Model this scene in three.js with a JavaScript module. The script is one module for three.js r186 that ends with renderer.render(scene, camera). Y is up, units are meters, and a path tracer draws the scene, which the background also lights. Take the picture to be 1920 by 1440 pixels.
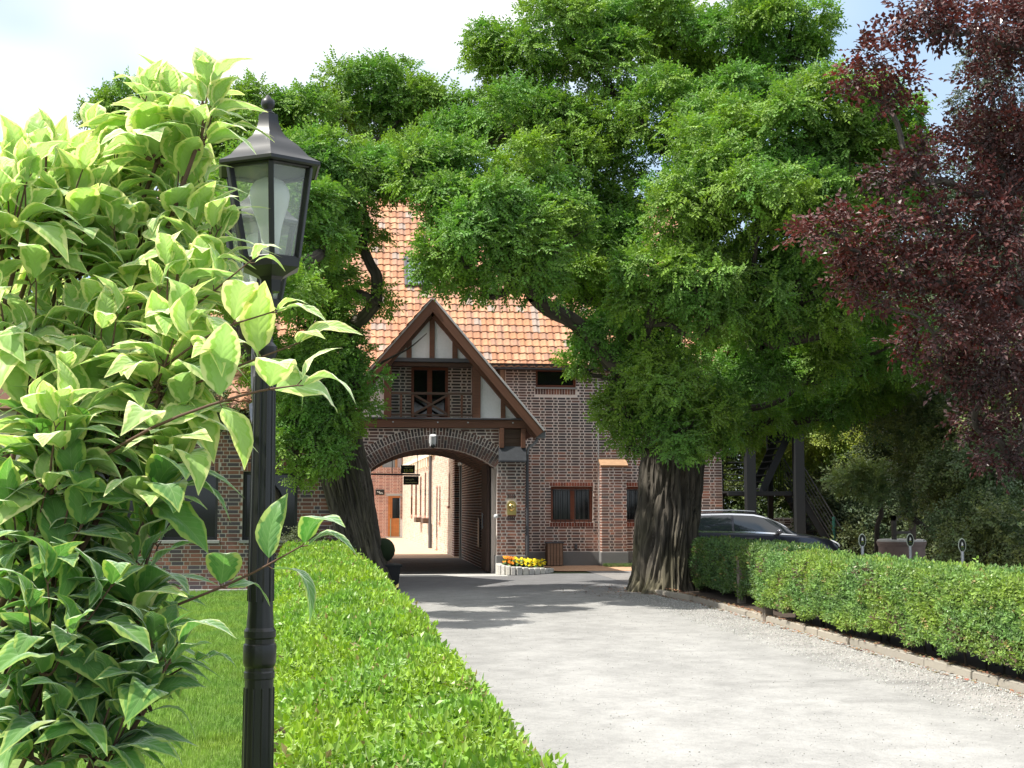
import * as THREE from 'three';
import { mergeGeometries, mergeVertices, toCreasedNormals } from 'three/addons/utils/BufferGeometryUtils.js';
import { RoundedBoxGeometry } from 'three/addons/geometries/RoundedBoxGeometry.js';
import { ImprovedNoise } from 'three/addons/math/ImprovedNoise.js';

// ---------- camera, sky, sun, exposure ----------
const scene = new THREE.Scene();
const YAW = THREE.MathUtils.degToRad(6.9), PITCH = Math.atan(230 / 2400);
const camera = new THREE.PerspectiveCamera(2 * Math.atan(720 / 2400) * 180 / Math.PI, 4 / 3, 0.05, 2000);
camera.position.set(0, 1.6, 0);
camera.lookAt(Math.sin(YAW) * Math.cos(PITCH), 1.6 + Math.sin(PITCH), -Math.cos(YAW) * Math.cos(PITCH));
camera.updateMatrixWorld();
const renderer = new THREE.WebGLRenderer({ antialias: true });
renderer.toneMapping = THREE.LinearToneMapping;
renderer.toneMappingExposure = 1.6;
renderer.shadowMap.enabled = true;
const SUN = new THREE.Vector3(-0.52, 0.84, 0.09).normalize();
const sun = new THREE.DirectionalLight(new THREE.Color(1, 0.955, 0.86), 5);
sun.position.copy(SUN).multiplyScalar(80); sun.target.position.set(3, 0, -22);
sun.position.add(sun.target.position);
sun.castShadow = true;
Object.assign(sun.shadow.camera, { left: -40, right: 40, top: 40, bottom: -40, near: 1, far: 200 });
sun.shadow.mapSize.set(4096, 4096);
scene.add(sun, sun.target);

const perlin = new ImprovedNoise();
const N3 = (x, y, z) => perlin.noise(x, y, z);
const fbm = (x, y, z, o = 4) => { let s = 0, a = 1, t = 0; for (let i = 0; i < o; i++) { s += a * N3(x, y, z); t += a; x = x * 2.03 + 7.1; y = y * 2.03 + 3.7; z = z * 2.03 + 1.3; a *= 0.5; } return s / t; };
const clamp = (x, a = 0, b = 1) => Math.min(b, Math.max(a, x));
const smooth = (a, b, x) => { const t = clamp((x - a) / (b - a)); return t * t * (3 - 2 * t); };
const lerp = (a, b, t) => a + (b - a) * t;

{ // a bright summer sky with thin white cloud, whiter towards the sun
  const W = 1024, H = 512, d = new Float32Array(W * H * 4);
  for (let j = 0; j < H; j++) for (let i = 0; i < W; i++) {
    const el = ((j + 0.5) / H - 0.5) * Math.PI, az = ((i + 0.5) / W - 0.5) * 2 * Math.PI;
    const x = Math.cos(el) * Math.cos(az), y = Math.sin(el), z = Math.cos(el) * Math.sin(az);
    const up = Math.max(y, 0.0), mu = x * SUN.x + y * SUN.y + z * SUN.z;
    const hz = Math.exp(-up * 4.5);
    let r = lerp(0.34, 0.74, hz), g = lerp(0.52, 0.84, hz), b = lerp(0.78, 0.9, hz);
    const glow = Math.pow(Math.max(mu, 0), 6) * 0.35; r += glow; g += glow; b += glow * 0.95;
    const cy = 1 / (up + 0.35), n = fbm(x * cy * 1.1 + 4.2, 2.5 + y, z * cy * 1.1 + 0.8, 5);
    const c = smooth(-0.12, 0.32, n + 0.3 * mu + 0.02) * smooth(-0.02, 0.1, y);
    r = lerp(r, 1.02 + glow, c); g = lerp(g, 1.03 + glow, c); b = lerp(b, 1.05 + glow, c);
    if (y < 0) { const t = smooth(0, -0.15, y); r = lerp(r, 0.16, t); g = lerp(g, 0.18, t); b = lerp(b, 0.13, t); }
    const k = 0.84, o = (j * W + i) * 4; d[o] = r * k; d[o + 1] = g * k; d[o + 2] = b * k; d[o + 3] = 1;
  }
  const t = new THREE.DataTexture(d, W, H, THREE.RGBAFormat, THREE.FloatType);
  t.mapping = THREE.EquirectangularReflectionMapping; t.magFilter = t.minFilter = THREE.LinearFilter; t.needsUpdate = true;
  scene.background = t; scene.environment = t; scene.environmentIntensity = 1;
}

// ---------- helpers ----------
let seed_ = 1;
const reseed = (s) => { seed_ = s >>> 0; };
const rnd = () => { seed_ = (seed_ + 0x6d2b79f5) | 0; let t = Math.imul(seed_ ^ (seed_ >>> 15), 1 | seed_); t = (t + Math.imul(t ^ (t >>> 7), 61 | t)) ^ t; return ((t ^ (t >>> 14)) >>> 0) / 4294967296; };
const rr = (a, b) => a + (b - a) * rnd();
const V = (x, y, z) => new THREE.Vector3(x, y, z);
const UP = V(0, 1, 0);
const rvec = () => { let v; do v = V(rr(-1, 1), rr(-1, 1), rr(-1, 1)); while (v.lengthSq() > 1 || v.lengthSq() < 0.01); return v.normalize(); };
const used = {};
function numbered(n) { if (!(n in used)) { used[n] = 0; return n; } return n + '_' + String(++used[n]).padStart(3, '0'); }
function shadows(o) { o.castShadow = o.receiveShadow = true; return o; }
function tag(o, label, category, group) { o.userData.label = label; o.userData.category = category; if (group) o.userData.group = group; return o; }
function thing(name, label, category, [x, y, z] = [0, 0, 0], turn = 0, group) {
  const o = new THREE.Group(); o.name = numbered(name); o.position.set(x, y, z); o.rotation.y = turn; scene.add(o);
  return tag(o, label, category, group);
}
// a part whose geometry is given in world metres (its thing stands unturned), or a sub-part of such a part
function part(name, geo, mat, parent, label) {
  const m = shadows(new THREE.Mesh(Array.isArray(geo) ? merge(geo) : geo, mat)); m.name = name;
  if (parent.parent === scene && parent.isGroup) m.position.sub(parent.position);
  if (label) m.userData.label = label;
  parent.add(m); return m;
}
function local(name, geo, mat, parent, label) {   // geometry in the thing's own axes
  const m = shadows(new THREE.Mesh(Array.isArray(geo) ? merge(geo) : geo, mat)); m.name = name; if (label) m.userData.label = label; parent.add(m); return m;
}
function struct(name, geo, mat) { const m = shadows(new THREE.Mesh(Array.isArray(geo) ? merge(geo) : geo, mat)); m.name = numbered(name); m.userData.kind = 'structure'; scene.add(m); return m; }
function copies(name, geo, mat, list, parent, kind = 'stuff') {   // list of {m, c}
  const im = shadows(new THREE.InstancedMesh(geo, mat, list.length)); im.name = name;
  const c = new THREE.Color();
  list.forEach((e, i) => { im.setMatrixAt(i, e.m); if (e.c) { c.setRGB(e.c[0], e.c[1], e.c[2]); im.setColorAt(i, c); } });
  if (kind) im.userData.kind = kind;
  if (parent) { if (parent.parent === scene && parent.isGroup) im.position.sub(parent.position); parent.add(im); } else scene.add(im);
  return im;
}
function merge(list) {
  const g = list.map((q) => { const n = q.index ? q.toNonIndexed() : q; for (const k of Object.keys(n.attributes)) if (!['position', 'normal', 'uv'].includes(k)) n.deleteAttribute(k); if (!n.attributes.uv) n.setAttribute('uv', new THREE.BufferAttribute(new Float32Array(n.attributes.position.count * 2), 2)); return n; });
  return g.length === 1 ? g[0] : mergeGeometries(g);
}
function metric(g, s = 1, rot = false) {    // uv in metres by the face's main direction
  if (g.index) g = g.toNonIndexed();
  const p = g.attributes.position, n = g.attributes.normal, uv = new Float32Array(p.count * 2);
  for (let i = 0; i < p.count; i++) {
    const ax = Math.abs(n.getX(i)), ay = Math.abs(n.getY(i)), az = Math.abs(n.getZ(i));
    let u, v; if (ay >= ax && ay >= az) { u = p.getX(i); v = p.getZ(i); } else if (ax >= az) { u = p.getZ(i); v = p.getY(i); } else { u = p.getX(i); v = p.getY(i); }
    uv[2 * i] = (rot ? v : u) * s; uv[2 * i + 1] = (rot ? u : v) * s;
  }
  g.setAttribute('uv', new THREE.BufferAttribute(uv, 2)); return g;
}
function box(x0, x1, y0, y1, z0, z1) { const g = new THREE.BoxGeometry(Math.abs(x1 - x0), Math.abs(y1 - y0), Math.abs(z1 - z0)); g.translate((x0 + x1) / 2, (y0 + y1) / 2, (z0 + z1) / 2); return metric(g); }
function rbox(x0, x1, y0, y1, z0, z1, r = 0.006) { const g = new RoundedBoxGeometry(Math.abs(x1 - x0), Math.abs(y1 - y0), Math.abs(z1 - z0), 1, r); g.translate((x0 + x1) / 2, (y0 + y1) / 2, (z0 + z1) / 2); return metric(g); }
function beam(a, b, w, h, up = V(0, 0, 1), r = 0.006) {   // a squared timber from a to b, w across, h along up
  const d = b.clone().sub(a), L = d.length(); d.normalize();
  let y = up.clone().addScaledVector(d, -up.dot(d)).normalize(); const z = d.clone().cross(y);
  const g = metric(new RoundedBoxGeometry(L, h, w, 1, r));
  g.applyMatrix4(new THREE.Matrix4().makeBasis(d, y, z).setPosition(a.clone().add(b).multiplyScalar(0.5))); return g;
}
function rod(a, b, r0, r1 = r0, seg = 8) {
  const d = b.clone().sub(a), L = d.length(), g = new THREE.CylinderGeometry(r1, r0, L, seg, 1);
  g.applyQuaternion(new THREE.Quaternion().setFromUnitVectors(UP, d.normalize())); g.translate((a.x + b.x) / 2, (a.y + b.y) / 2, (a.z + b.z) / 2); return g;
}
function tube(pts, radii, seg = 7) {   // a tapering tube through points
  const n = pts.length, pos = [], uv = [], idx = []; let nx = null, len = 0;
  for (let i = 0; i < n; i++) {
    const t = pts[Math.min(i + 1, n - 1)].clone().sub(pts[Math.max(i - 1, 0)]).normalize();
    if (!nx) nx = Math.abs(t.y) > 0.9 ? V(1, 0, 0) : UP.clone();
    nx = nx.clone().addScaledVector(t, -nx.dot(t)).normalize(); const ny = t.clone().cross(nx);
    if (i) len += pts[i].distanceTo(pts[i - 1]);
    for (let k = 0; k <= seg; k++) {
      const a = k / seg * Math.PI * 2, r = radii[i];
      pos.push(pts[i].x + (nx.x * Math.cos(a) + ny.x * Math.sin(a)) * r, pts[i].y + (nx.y * Math.cos(a) + ny.y * Math.sin(a)) * r, pts[i].z + (nx.z * Math.cos(a) + ny.z * Math.sin(a)) * r);
      uv.push(k / seg * Math.max(1, Math.round(r * 6)), len);
    }
  }
  for (let i = 0; i < n - 1; i++) for (let k = 0; k < seg; k++) { const a = i * (seg + 1) + k, b = a + seg + 1; idx.push(a, a + 1, b, a + 1, b + 1, b); }
  const g = new THREE.BufferGeometry(); g.setAttribute('position', new THREE.Float32BufferAttribute(pos, 3)); g.setAttribute('uv', new THREE.Float32BufferAttribute(uv, 2)); g.setIndex(idx); g.computeVertexNormals(); return g;
}
function curve(pts, n) { return new THREE.CatmullRomCurve3(pts).getPoints(n); }
function sheet(pts, y, seg) {   // a flat ground sheet from an outline of [x, z]
  const s = new THREE.Shape(pts.map(([x, z]) => new THREE.Vector2(x, -z))), g = new THREE.ShapeGeometry(s); g.rotateX(-Math.PI / 2); g.translate(0, y, 0); return metric(g);
}
function grid(x0, x1, z0, z1, y, nx, nz) { const g = new THREE.PlaneGeometry(x1 - x0, z1 - z0, nx, nz); g.rotateX(-Math.PI / 2); g.translate((x0 + x1) / 2, y, (z0 + z1) / 2); const p = g.attributes.position, uv = g.attributes.uv; for (let i = 0; i < p.count; i++) uv.setXY(i, p.getX(i), p.getZ(i)); return g; }
function tint(g, f) { const p = g.attributes.position, c = new Float32Array(p.count * 3); for (let i = 0; i < p.count; i++) c.set(f(p.getX(i), p.getY(i), p.getZ(i)), i * 3); g.setAttribute('color', new THREE.BufferAttribute(c, 3)); return g; }

// ---------- textures ----------
const hash = (x, y, s) => { let h = Math.imul(x, 374761393) + Math.imul(y, 668265263) + Math.imul(s, 2147483647 ^ 97531); h = Math.imul(h ^ (h >>> 13), 1274126177); return ((h ^ (h >>> 16)) >>> 0) / 4294967296; };
function pn(u, v, px, py, s) { // periodic value noise, u and v in 0..1
  const x = u * px, y = v * py, xi = Math.floor(x), yi = Math.floor(y), fx = x - xi, fy = y - yi, a = fx * fx * (3 - 2 * fx), b = fy * fy * (3 - 2 * fy);
  const h = (i, j) => hash(((xi + i) % px + px) % px, ((yi + j) % py + py) % py, s);
  return lerp(lerp(h(0, 0), h(1, 0), a), lerp(h(0, 1), h(1, 1), a), b);
}
function tex(w, h, f, rep = 1, srgb = false) {
  const d = new Uint8Array(w * h * 4);
  for (let j = 0; j < h; j++) for (let i = 0; i < w; i++) { const c = f((i + 0.5) / w, (j + 0.5) / h), o = (j * w + i) * 4; if (typeof c === 'number') d[o] = d[o + 1] = d[o + 2] = clamp(c) * 255; else for (let k = 0; k < 3; k++) d[o + k] = clamp(c[k]) * 255; d[o + 3] = 255; }
  const t = new THREE.DataTexture(d, w, h); t.wrapS = t.wrapT = THREE.RepeatWrapping; t.magFilter = THREE.LinearFilter; t.minFilter = THREE.LinearMipmapLinearFilter; t.generateMipmaps = true; if (Array.isArray(rep)) t.repeat.set(...rep); else t.repeat.set(rep, rep); if (srgb) t.colorSpace = THREE.SRGBColorSpace; t.needsUpdate = true; return t;
}
const T = {};
T.mottle = tex(128, 128, (u, v) => 0.66 + 0.2 * pn(u, v, 6, 6, 1) + 0.22 * pn(u, v, 28, 28, 2) - 0.12 * (pn(u, v, 50, 50, 9) > 0.8));
T.plaster = tex(256, 256, (u, v) => 0.86 + 0.08 * pn(u, v, 5, 5, 3) + 0.06 * pn(u, v, 60, 60, 4), 0.5);
T.wood = tex(256, 256, (u, v) => 0.55 + 0.25 * pn(u, v, 3, 40, 5) + 0.2 * pn(u, v, 6, 110, 6) + 0.1 * pn(u, v, 4, 4, 7), [0.6, 1.6]);
T.bark = tex(256, 512, (u, v) => { const w = pn(u, v, 6, 8, 11) * 0.12; const r = pn((u + w) % 1, v, 18, 5, 12), q = pn((u + w) % 1, v, 42, 14, 13); return 0.35 + 0.5 * Math.abs(r - 0.5) * 2 + 0.3 * q - 0.1; }, [1, 0.5]);
T.grit = tex(1024, 1024, (u, v) => { const a = pn(u, v, 512, 512, 21), b = pn(u, v, 200, 200, 22), c = pn(u, v, 14, 14, 23), e = pn(u, v, 60, 60, 24); return 0.64 + 0.09 * (a - 0.5) + 0.08 * (b - 0.5) + 0.14 * (c - 0.5) + 0.1 * (e - 0.5) + (a > 0.96 ? 0.07 : 0) - (b > 0.95 ? 0.08 : 0); }, 0.35);
T.gritBump = tex(512, 512, (u, v) => 0.5 * pn(u, v, 220, 220, 31) + 0.3 * pn(u, v, 90, 90, 32) + 0.2 * pn(u, v, 20, 20, 33), 0.5);
T.grass = tex(512, 512, (u, v) => 0.55 + 0.3 * pn(u, v, 180, 180, 41) + 0.2 * pn(u, v, 40, 40, 42) - 0.1, 0.6);
T.pave = tex(512, 512, (u, v) => { const row = Math.floor(v * 16), x = u * 8 + (row % 2) * 0.5, fx = x % 1, fy = (v * 16) % 1; const j = fx < 0.06 || fy < 0.1; return j ? 0.55 : 0.72 + 0.28 * hash(Math.floor(x) % 8, row, 77) + 0.1 * (pn(u, v, 90, 90, 5) - 0.5); }, 0.62);

// ---------- materials (linear base colours) ----------
function mat(r, g, b, rough = 0.9, o = {}) { const m = new (o.transmission !== undefined || o.clearcoat !== undefined || o.sheen !== undefined ? THREE.MeshPhysicalMaterial : THREE.MeshStandardMaterial)({ roughness: rough, ...o }); m.color.setRGB(r, g, b); return m; }
const M = {
  mortar: mat(0.82, 0.73, 0.66, 0.95, { map: T.plaster }), mortarWing: mat(0.5, 0.46, 0.42, 0.95, { map: T.plaster }),
  brick: mat(1, 1, 1, 0.88, { map: T.mottle }),
  plinth: mat(0.2, 0.2, 0.2, 0.9, { map: T.plaster }), stone: mat(0.3, 0.3, 0.29, 0.85, { map: T.plaster, bumpMap: T.gritBump, bumpScale: 0.003 }),
  white: mat(0.85, 0.86, 0.87, 0.85, { map: T.plaster }),
  timber: mat(0.17, 0.075, 0.042, 0.6, { map: T.wood, bumpMap: T.wood, bumpScale: 0.002 }), timberDark: mat(0.1, 0.06, 0.04, 0.7, { map: T.wood }),
  redFrame: mat(0.22, 0.06, 0.025, 0.45, { map: T.wood }), doorWood: mat(0.42, 0.15, 0.035, 0.45, { map: T.wood }), gateWood: mat(0.075, 0.043, 0.033, 0.7, { map: T.wood, bumpMap: T.wood, bumpScale: 0.003 }),
  glass: mat(0.01, 0.012, 0.013, 0.06),
  zinc: mat(0.25, 0.26, 0.28, 0.45, { metalness: 0.6 }), zincDark: mat(0.1, 0.1, 0.11, 0.55, { metalness: 0.5 }), slate: mat(0.055, 0.06, 0.07, 0.6, { map: T.mottle }),
  tile: mat(1, 1, 1, 0.95, { map: T.mottle, side: THREE.DoubleSide }), underlay: mat(0.12, 0.06, 0.04, 0.95),
  black: mat(0.012, 0.012, 0.013, 0.5), blackMetal: mat(0.009, 0.0093, 0.01, 0.42, { clearcoat: 0.18, clearcoatRoughness: 0.3 }), dark: mat(0.02, 0.02, 0.02, 0.9),
  steel: mat(0.5, 0.52, 0.54, 0.35, { metalness: 0.9 }), whiteMetal: mat(0.7, 0.71, 0.72, 0.35), brass: mat(0.75, 0.56, 0.22, 0.22, { metalness: 1 }),
  soil: mat(0.075, 0.05, 0.035, 1, { map: T.grit }), granite: mat(0.68, 0.66, 0.62, 0.9, { map: T.mottle, bumpMap: T.gritBump, bumpScale: 0.004 }),
  bark: mat(1, 1, 1, 0.95, { vertexColors: true, map: T.bark, bumpMap: T.bark, bumpScale: 0.03 }), barkDark: mat(0.1, 0.082, 0.065, 0.95, { map: T.bark, bumpMap: T.bark, bumpScale: 0.02 }), twig: mat(0.11, 0.06, 0.04, 0.8),
  stair: mat(0.012, 0.014, 0.016, 0.6), rail: mat(0.09, 0.095, 0.1, 0.5, { metalness: 0.4 }), stairGreen: mat(0.01, 0.07, 0.05, 0.5),
};

// ---------- places of the leafy lobes, [x, y, z, radius] in metres ----------
const LOCUST_RIGHT = [[4.34,11.25,-25.00,0.99],[5.67,11.93,-26.00,0.87],[6.23,11.22,-25.00,0.94],[5.01,10.10,-24.50,0.92],[6.58,10.62,-25.50,0.74],[7.62,11.02,-24.00,0.80],[8.32,10.97,-23.50,0.69],[8.53,10.28,-23.50,0.49],[8.10,10.45,-24.50,0.56],[3.13,10.42,-25.00,0.89],[3.32,9.01,-24.00,1.05],[2.59,9.34,-25.00,0.68],[4.16,8.83,-24.00,0.85],[5.42,8.94,-23.50,0.64],[6.13,9.23,-23.00,0.72],[7.17,9.27,-23.00,0.72],[6.25,8.32,-22.00,0.78],[1.66,7.18,-21.20,0.66],[1.35,6.66,-20.70,0.50],[1.92,6.31,-20.20,0.72],[2.75,7.12,-21.20,0.75],[3.86,8.15,-23.50,0.59],[1.67,5.69,-20.20,0.72],[1.57,5.44,-21.20,0.31],[2.44,5.62,-20.20,0.72],[3.22,6.10,-20.70,0.73],[2.86,5.24,-20.70,0.43],[2.15,5.14,-20.70,0.34],[3.97,5.81,-23.00,0.48],[4.88,6.95,-24.00,0.55],[5.82,7.12,-20.50,0.90],[6.94,7.71,-20.50,0.90],[7.98,8.17,-20.50,0.73],[8.95,8.21,-21.00,0.70],[7.96,7.28,-20.50,0.98],[9.32,7.65,-21.00,0.57],[6.47,6.39,-20.00,0.96],[5.35,6.29,-20.50,0.73],[7.56,6.35,-20.50,0.90],[8.71,6.68,-21.00,0.74],[4.88,5.47,-20.50,0.61],[5.47,5.30,-20.00,0.71],[4.86,4.83,-21.00,0.53],[5.69,4.68,-20.50,0.64],[6.62,5.42,-20.50,0.73],[7.35,5.25,-20.50,0.73],[8.49,5.64,-21.00,0.66],[8.28,4.87,-21.50,0.67],[7.11,4.66,-21.50,0.58],[4.27,4.50,-22.00,0.46],[4.74,3.94,-22.00,0.55],[5.29,3.71,-21.50,0.72],[4.74,3.28,-22.00,0.46],[5.52,3.08,-21.70,0.63],[6.38,3.77,-22.00,0.69],[6.41,3.04,-22.50,0.47],[7.59,4.08,-23.00,0.62],[8.52,4.19,-23.00,0.72],[9.67,4.36,-23.50,0.64],[9.93,3.77,-25.00,0.62],[4.07,4.08,-22.50,0.33],[4.94,2.74,-22.50,0.33],[1.00,7.10,-20.70,0.52],[0.78,8.05,-23.50,0.54],[0.45,7.13,-21.70,0.50],[1.80,8.89,-24.50,0.56],[1.36,6.18,-20.70,0.30],[1.95,9.60,-25.00,0.47],[3.65,6.40,-23.50,0.64],[4.45,7.05,-24.50,0.61],[3.01,7.01,-24.00,0.65],[4.16,5.65,-23.50,0.39],[5.09,6.54,-23.50,0.59],[4.77,5.43,-23.00,0.43],[4.99,8.25,-24.50,0.61],[5.25,7.28,-24.00,0.50],[4.56,7.48,-24.50,0.56],[4.67,6.12,-23.50,0.49],[7.79,3.31,-25.00,0.57],[8.86,3.52,-25.50,0.53],[9.58,3.54,-25.00,0.52],[10.50,3.88,-25.00,0.57],[10.75,4.22,-24.00,0.50],[9.77,4.78,-22.00,0.46],[9.62,7.02,-21.50,0.49],[6.99,4.47,-23.00,0.57],[8.10,5.57,-23.50,0.78],[9.49,6.54,-24.00,0.80],[6.49,8.38,-24.00,0.80],[8.10,7.89,-24.00,0.80],[6.78,6.26,-24.00,0.80],[5.91,4.78,-24.00,0.70]];
const LOCUST_LEFT = [[0.25,10.02,-25.50,0.74],[0.95,9.83,-25.50,0.69],[-0.40,9.65,-26.00,0.54],[0.58,9.26,-25.50,0.69],[-1.19,8.89,-24.50,0.77],[-2.01,8.97,-24.50,0.71],[-2.55,8.49,-24.00,0.75],[-3.13,8.06,-24.00,0.80],[-3.88,8.63,-25.00,0.57],[-4.50,9.40,-25.00,0.42],[-4.85,9.07,-25.00,0.40],[-4.38,8.71,-25.00,0.57],[-0.68,7.32,-21.70,0.77],[-1.37,7.08,-21.20,0.75],[0.14,7.39,-22.20,0.56],[-0.31,6.64,-21.70,0.59],[-1.01,6.28,-21.20,0.75],[-1.70,6.08,-21.20,0.66],[-0.61,5.84,-21.20,0.53],[0.06,6.24,-22.20,0.32],[-0.97,5.29,-20.70,0.52],[-0.39,5.34,-21.70,0.32],[0.30,5.21,-22.20,0.23],[-1.81,5.09,-21.70,0.59],[-2.69,6.05,-24.00,0.75],[-0.78,4.93,-23.00,0.48],[-0.21,4.41,-23.00,0.36],[-0.67,4.05,-22.80,0.71],[-0.06,3.88,-23.00,0.43],[-1.04,3.30,-23.00,0.62],[-0.24,3.26,-23.00,0.57],[-0.65,2.72,-22.80,0.47],[-1.17,2.64,-23.00,0.43],[-1.65,4.01,-23.50,0.54],[-1.02,2.16,-23.00,0.24],[-1.37,4.65,-17.20,0.36],[-0.88,4.41,-17.40,0.30],[-1.70,4.90,-17.00,0.42],[-1.55,5.27,-18.50,0.46],[-0.93,6.07,-19.50,0.53],[-1.17,4.89,-18.50,0.35],[-0.60,5.58,-19.50,0.41],[-1.94,5.65,-18.50,0.54],[-1.08,7.43,-22.50,0.75],[-0.80,5.30,-23.50,0.54],[-2.33,7.03,-23.00,0.67],[-0.15,7.88,-23.00,0.48]];
const BEECH = [[7.06,7.35,-14.00,0.50],[6.40,7.22,-14.00,0.35],[5.99,6.84,-14.00,0.29],[6.67,7.49,-14.00,0.32],[7.87,7.44,-14.50,0.48],[5.72,6.58,-14.00,0.17],[6.31,6.60,-14.00,0.17],[6.11,6.33,-14.00,0.13],[7.86,6.93,-14.80,0.43],[7.68,6.15,-14.50,0.51],[7.19,6.07,-14.50,0.27],[7.93,5.63,-14.50,0.54],[7.10,5.52,-14.20,0.44],[6.47,5.52,-14.00,0.32],[6.08,5.38,-14.00,0.20],[7.41,4.95,-14.20,0.53],[6.65,4.82,-14.00,0.38],[5.98,4.79,-13.80,0.34],[5.43,4.72,-13.70,0.29],[5.05,4.65,-13.70,0.17],[7.72,4.31,-14.20,0.56],[6.95,4.26,-14.00,0.53],[6.31,4.37,-14.00,0.44],[5.79,4.42,-14.00,0.29],[7.36,3.67,-14.20,0.56],[6.61,3.75,-14.00,0.44],[6.04,3.99,-14.00,0.29],[5.63,4.17,-14.00,0.19],[7.83,3.07,-14.50,0.57],[7.36,3.13,-14.50,0.39],[6.93,3.32,-14.50,0.30],[6.50,3.50,-14.50,0.18],[8.00,2.39,-15.00,0.53],[7.60,2.65,-15.00,0.25],[8.94,6.00,-15.00,0.88],[8.84,3.94,-15.00,0.94],[9.16,2.77,-15.50,0.71],[8.86,7.68,-15.00,0.81]];
const LIME = [[14.23,3.78,-39.00,1.14],[15.64,4.13,-39.00,1.30],[14.73,2.77,-39.00,0.97],[15.48,3.04,-37.00,0.93],[14.03,3.18,-41.00,1.20],[13.50,4.24,-41.00,1.02],[15.74,3.94,-36.00,1.05]];
const FEATHER = [[10.84,2.17,-26.50,0.50],[10.36,2.11,-26.50,0.28],[11.10,2.11,-26.00,0.38],[10.97,1.82,-26.00,0.33]];
const IVY = [[11.39,3.23,-25.00,0.78],[11.58,2.86,-24.00,0.70],[11.36,2.25,-25.00,0.47],[11.29,2.10,-23.00,0.67],[11.31,2.27,-22.00,0.55],[10.77,1.31,-22.00,0.50],[11.02,1.41,-21.50,0.54],[11.20,1.80,-23.50,0.39],[10.46,0.87,-21.00,0.44],[10.97,0.98,-20.50,0.60],[11.13,1.49,-25.00,0.10],[11.17,1.82,-25.00,0.15],[11.86,3.67,-25.00,0.62]];
const DARK = [[14.37,1.45,-36.00,1.05],[13.71,0.98,-36.00,0.90],[14.74,0.85,-35.00,0.88],[16.44,1.60,-37.00,1.23],[13.98,5.29,-34.00,1.27],[15.21,4.71,-34.00,1.27],[16.04,1.45,-34.00,1.27],[17.47,2.34,-34.00,1.56],[17.45,1.46,-32.00,1.33],[17.28,3.08,-38.00,1.43],[13.55,0.44,-34.00,0.71],[14.33,1.76,-38.00,0.79],[14.76,0.28,-34.00,0.71],[15.05,0.22,-32.00,0.80],[15.21,0.43,-30.00,0.75]];
const SHRUB = [[-1.17,2.12,-2.90,0.24],[-1.15,1.76,-2.70,0.25],[-1.13,1.44,-2.70,0.25],[-1.43,1.88,-2.90,0.28],[-0.39,2.27,-2.50,0.08],[-0.31,2.29,-2.45,0.04],[-0.51,2.21,-2.60,0.09],[-0.59,2.15,-2.50,0.08],[-0.62,2.06,-2.40,0.11],[-0.46,2.14,-2.60,0.11],[-0.35,2.12,-2.50,0.07],[-0.31,2.03,-2.45,0.05],[-0.56,2.06,-2.50,0.15],[-0.42,2.00,-2.50,0.11],[-0.33,1.90,-2.35,0.07],[-0.59,1.86,-2.40,0.14],[-0.45,1.82,-2.40,0.12],[-0.34,1.80,-2.30,0.07],[-0.52,1.66,-2.30,0.13],[-0.43,1.67,-2.40,0.09],[-0.35,1.60,-2.30,0.05],[-0.31,1.67,-2.30,0.03],[-0.53,1.50,-2.30,0.13],[-0.45,1.48,-2.40,0.10],[-0.38,1.43,-2.30,0.06],[-0.49,1.35,-2.20,0.12],[-0.42,1.30,-2.30,0.09],[-0.34,1.27,-2.20,0.05],[-0.52,1.21,-2.20,0.11],[-0.42,1.19,-2.20,0.08],[-0.86,2.09,-2.70,0.18],[-0.84,1.75,-2.60,0.18],[-0.80,1.45,-2.50,0.18],[-0.73,1.23,-2.40,0.16],[-0.76,2.02,-3.00,0.15],[-0.58,2.09,-3.00,0.12],[-0.63,1.78,-3.00,0.16],[-0.63,1.43,-2.90,0.16]];  // first lobes are out of view, added to shade the lower leaves

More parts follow.
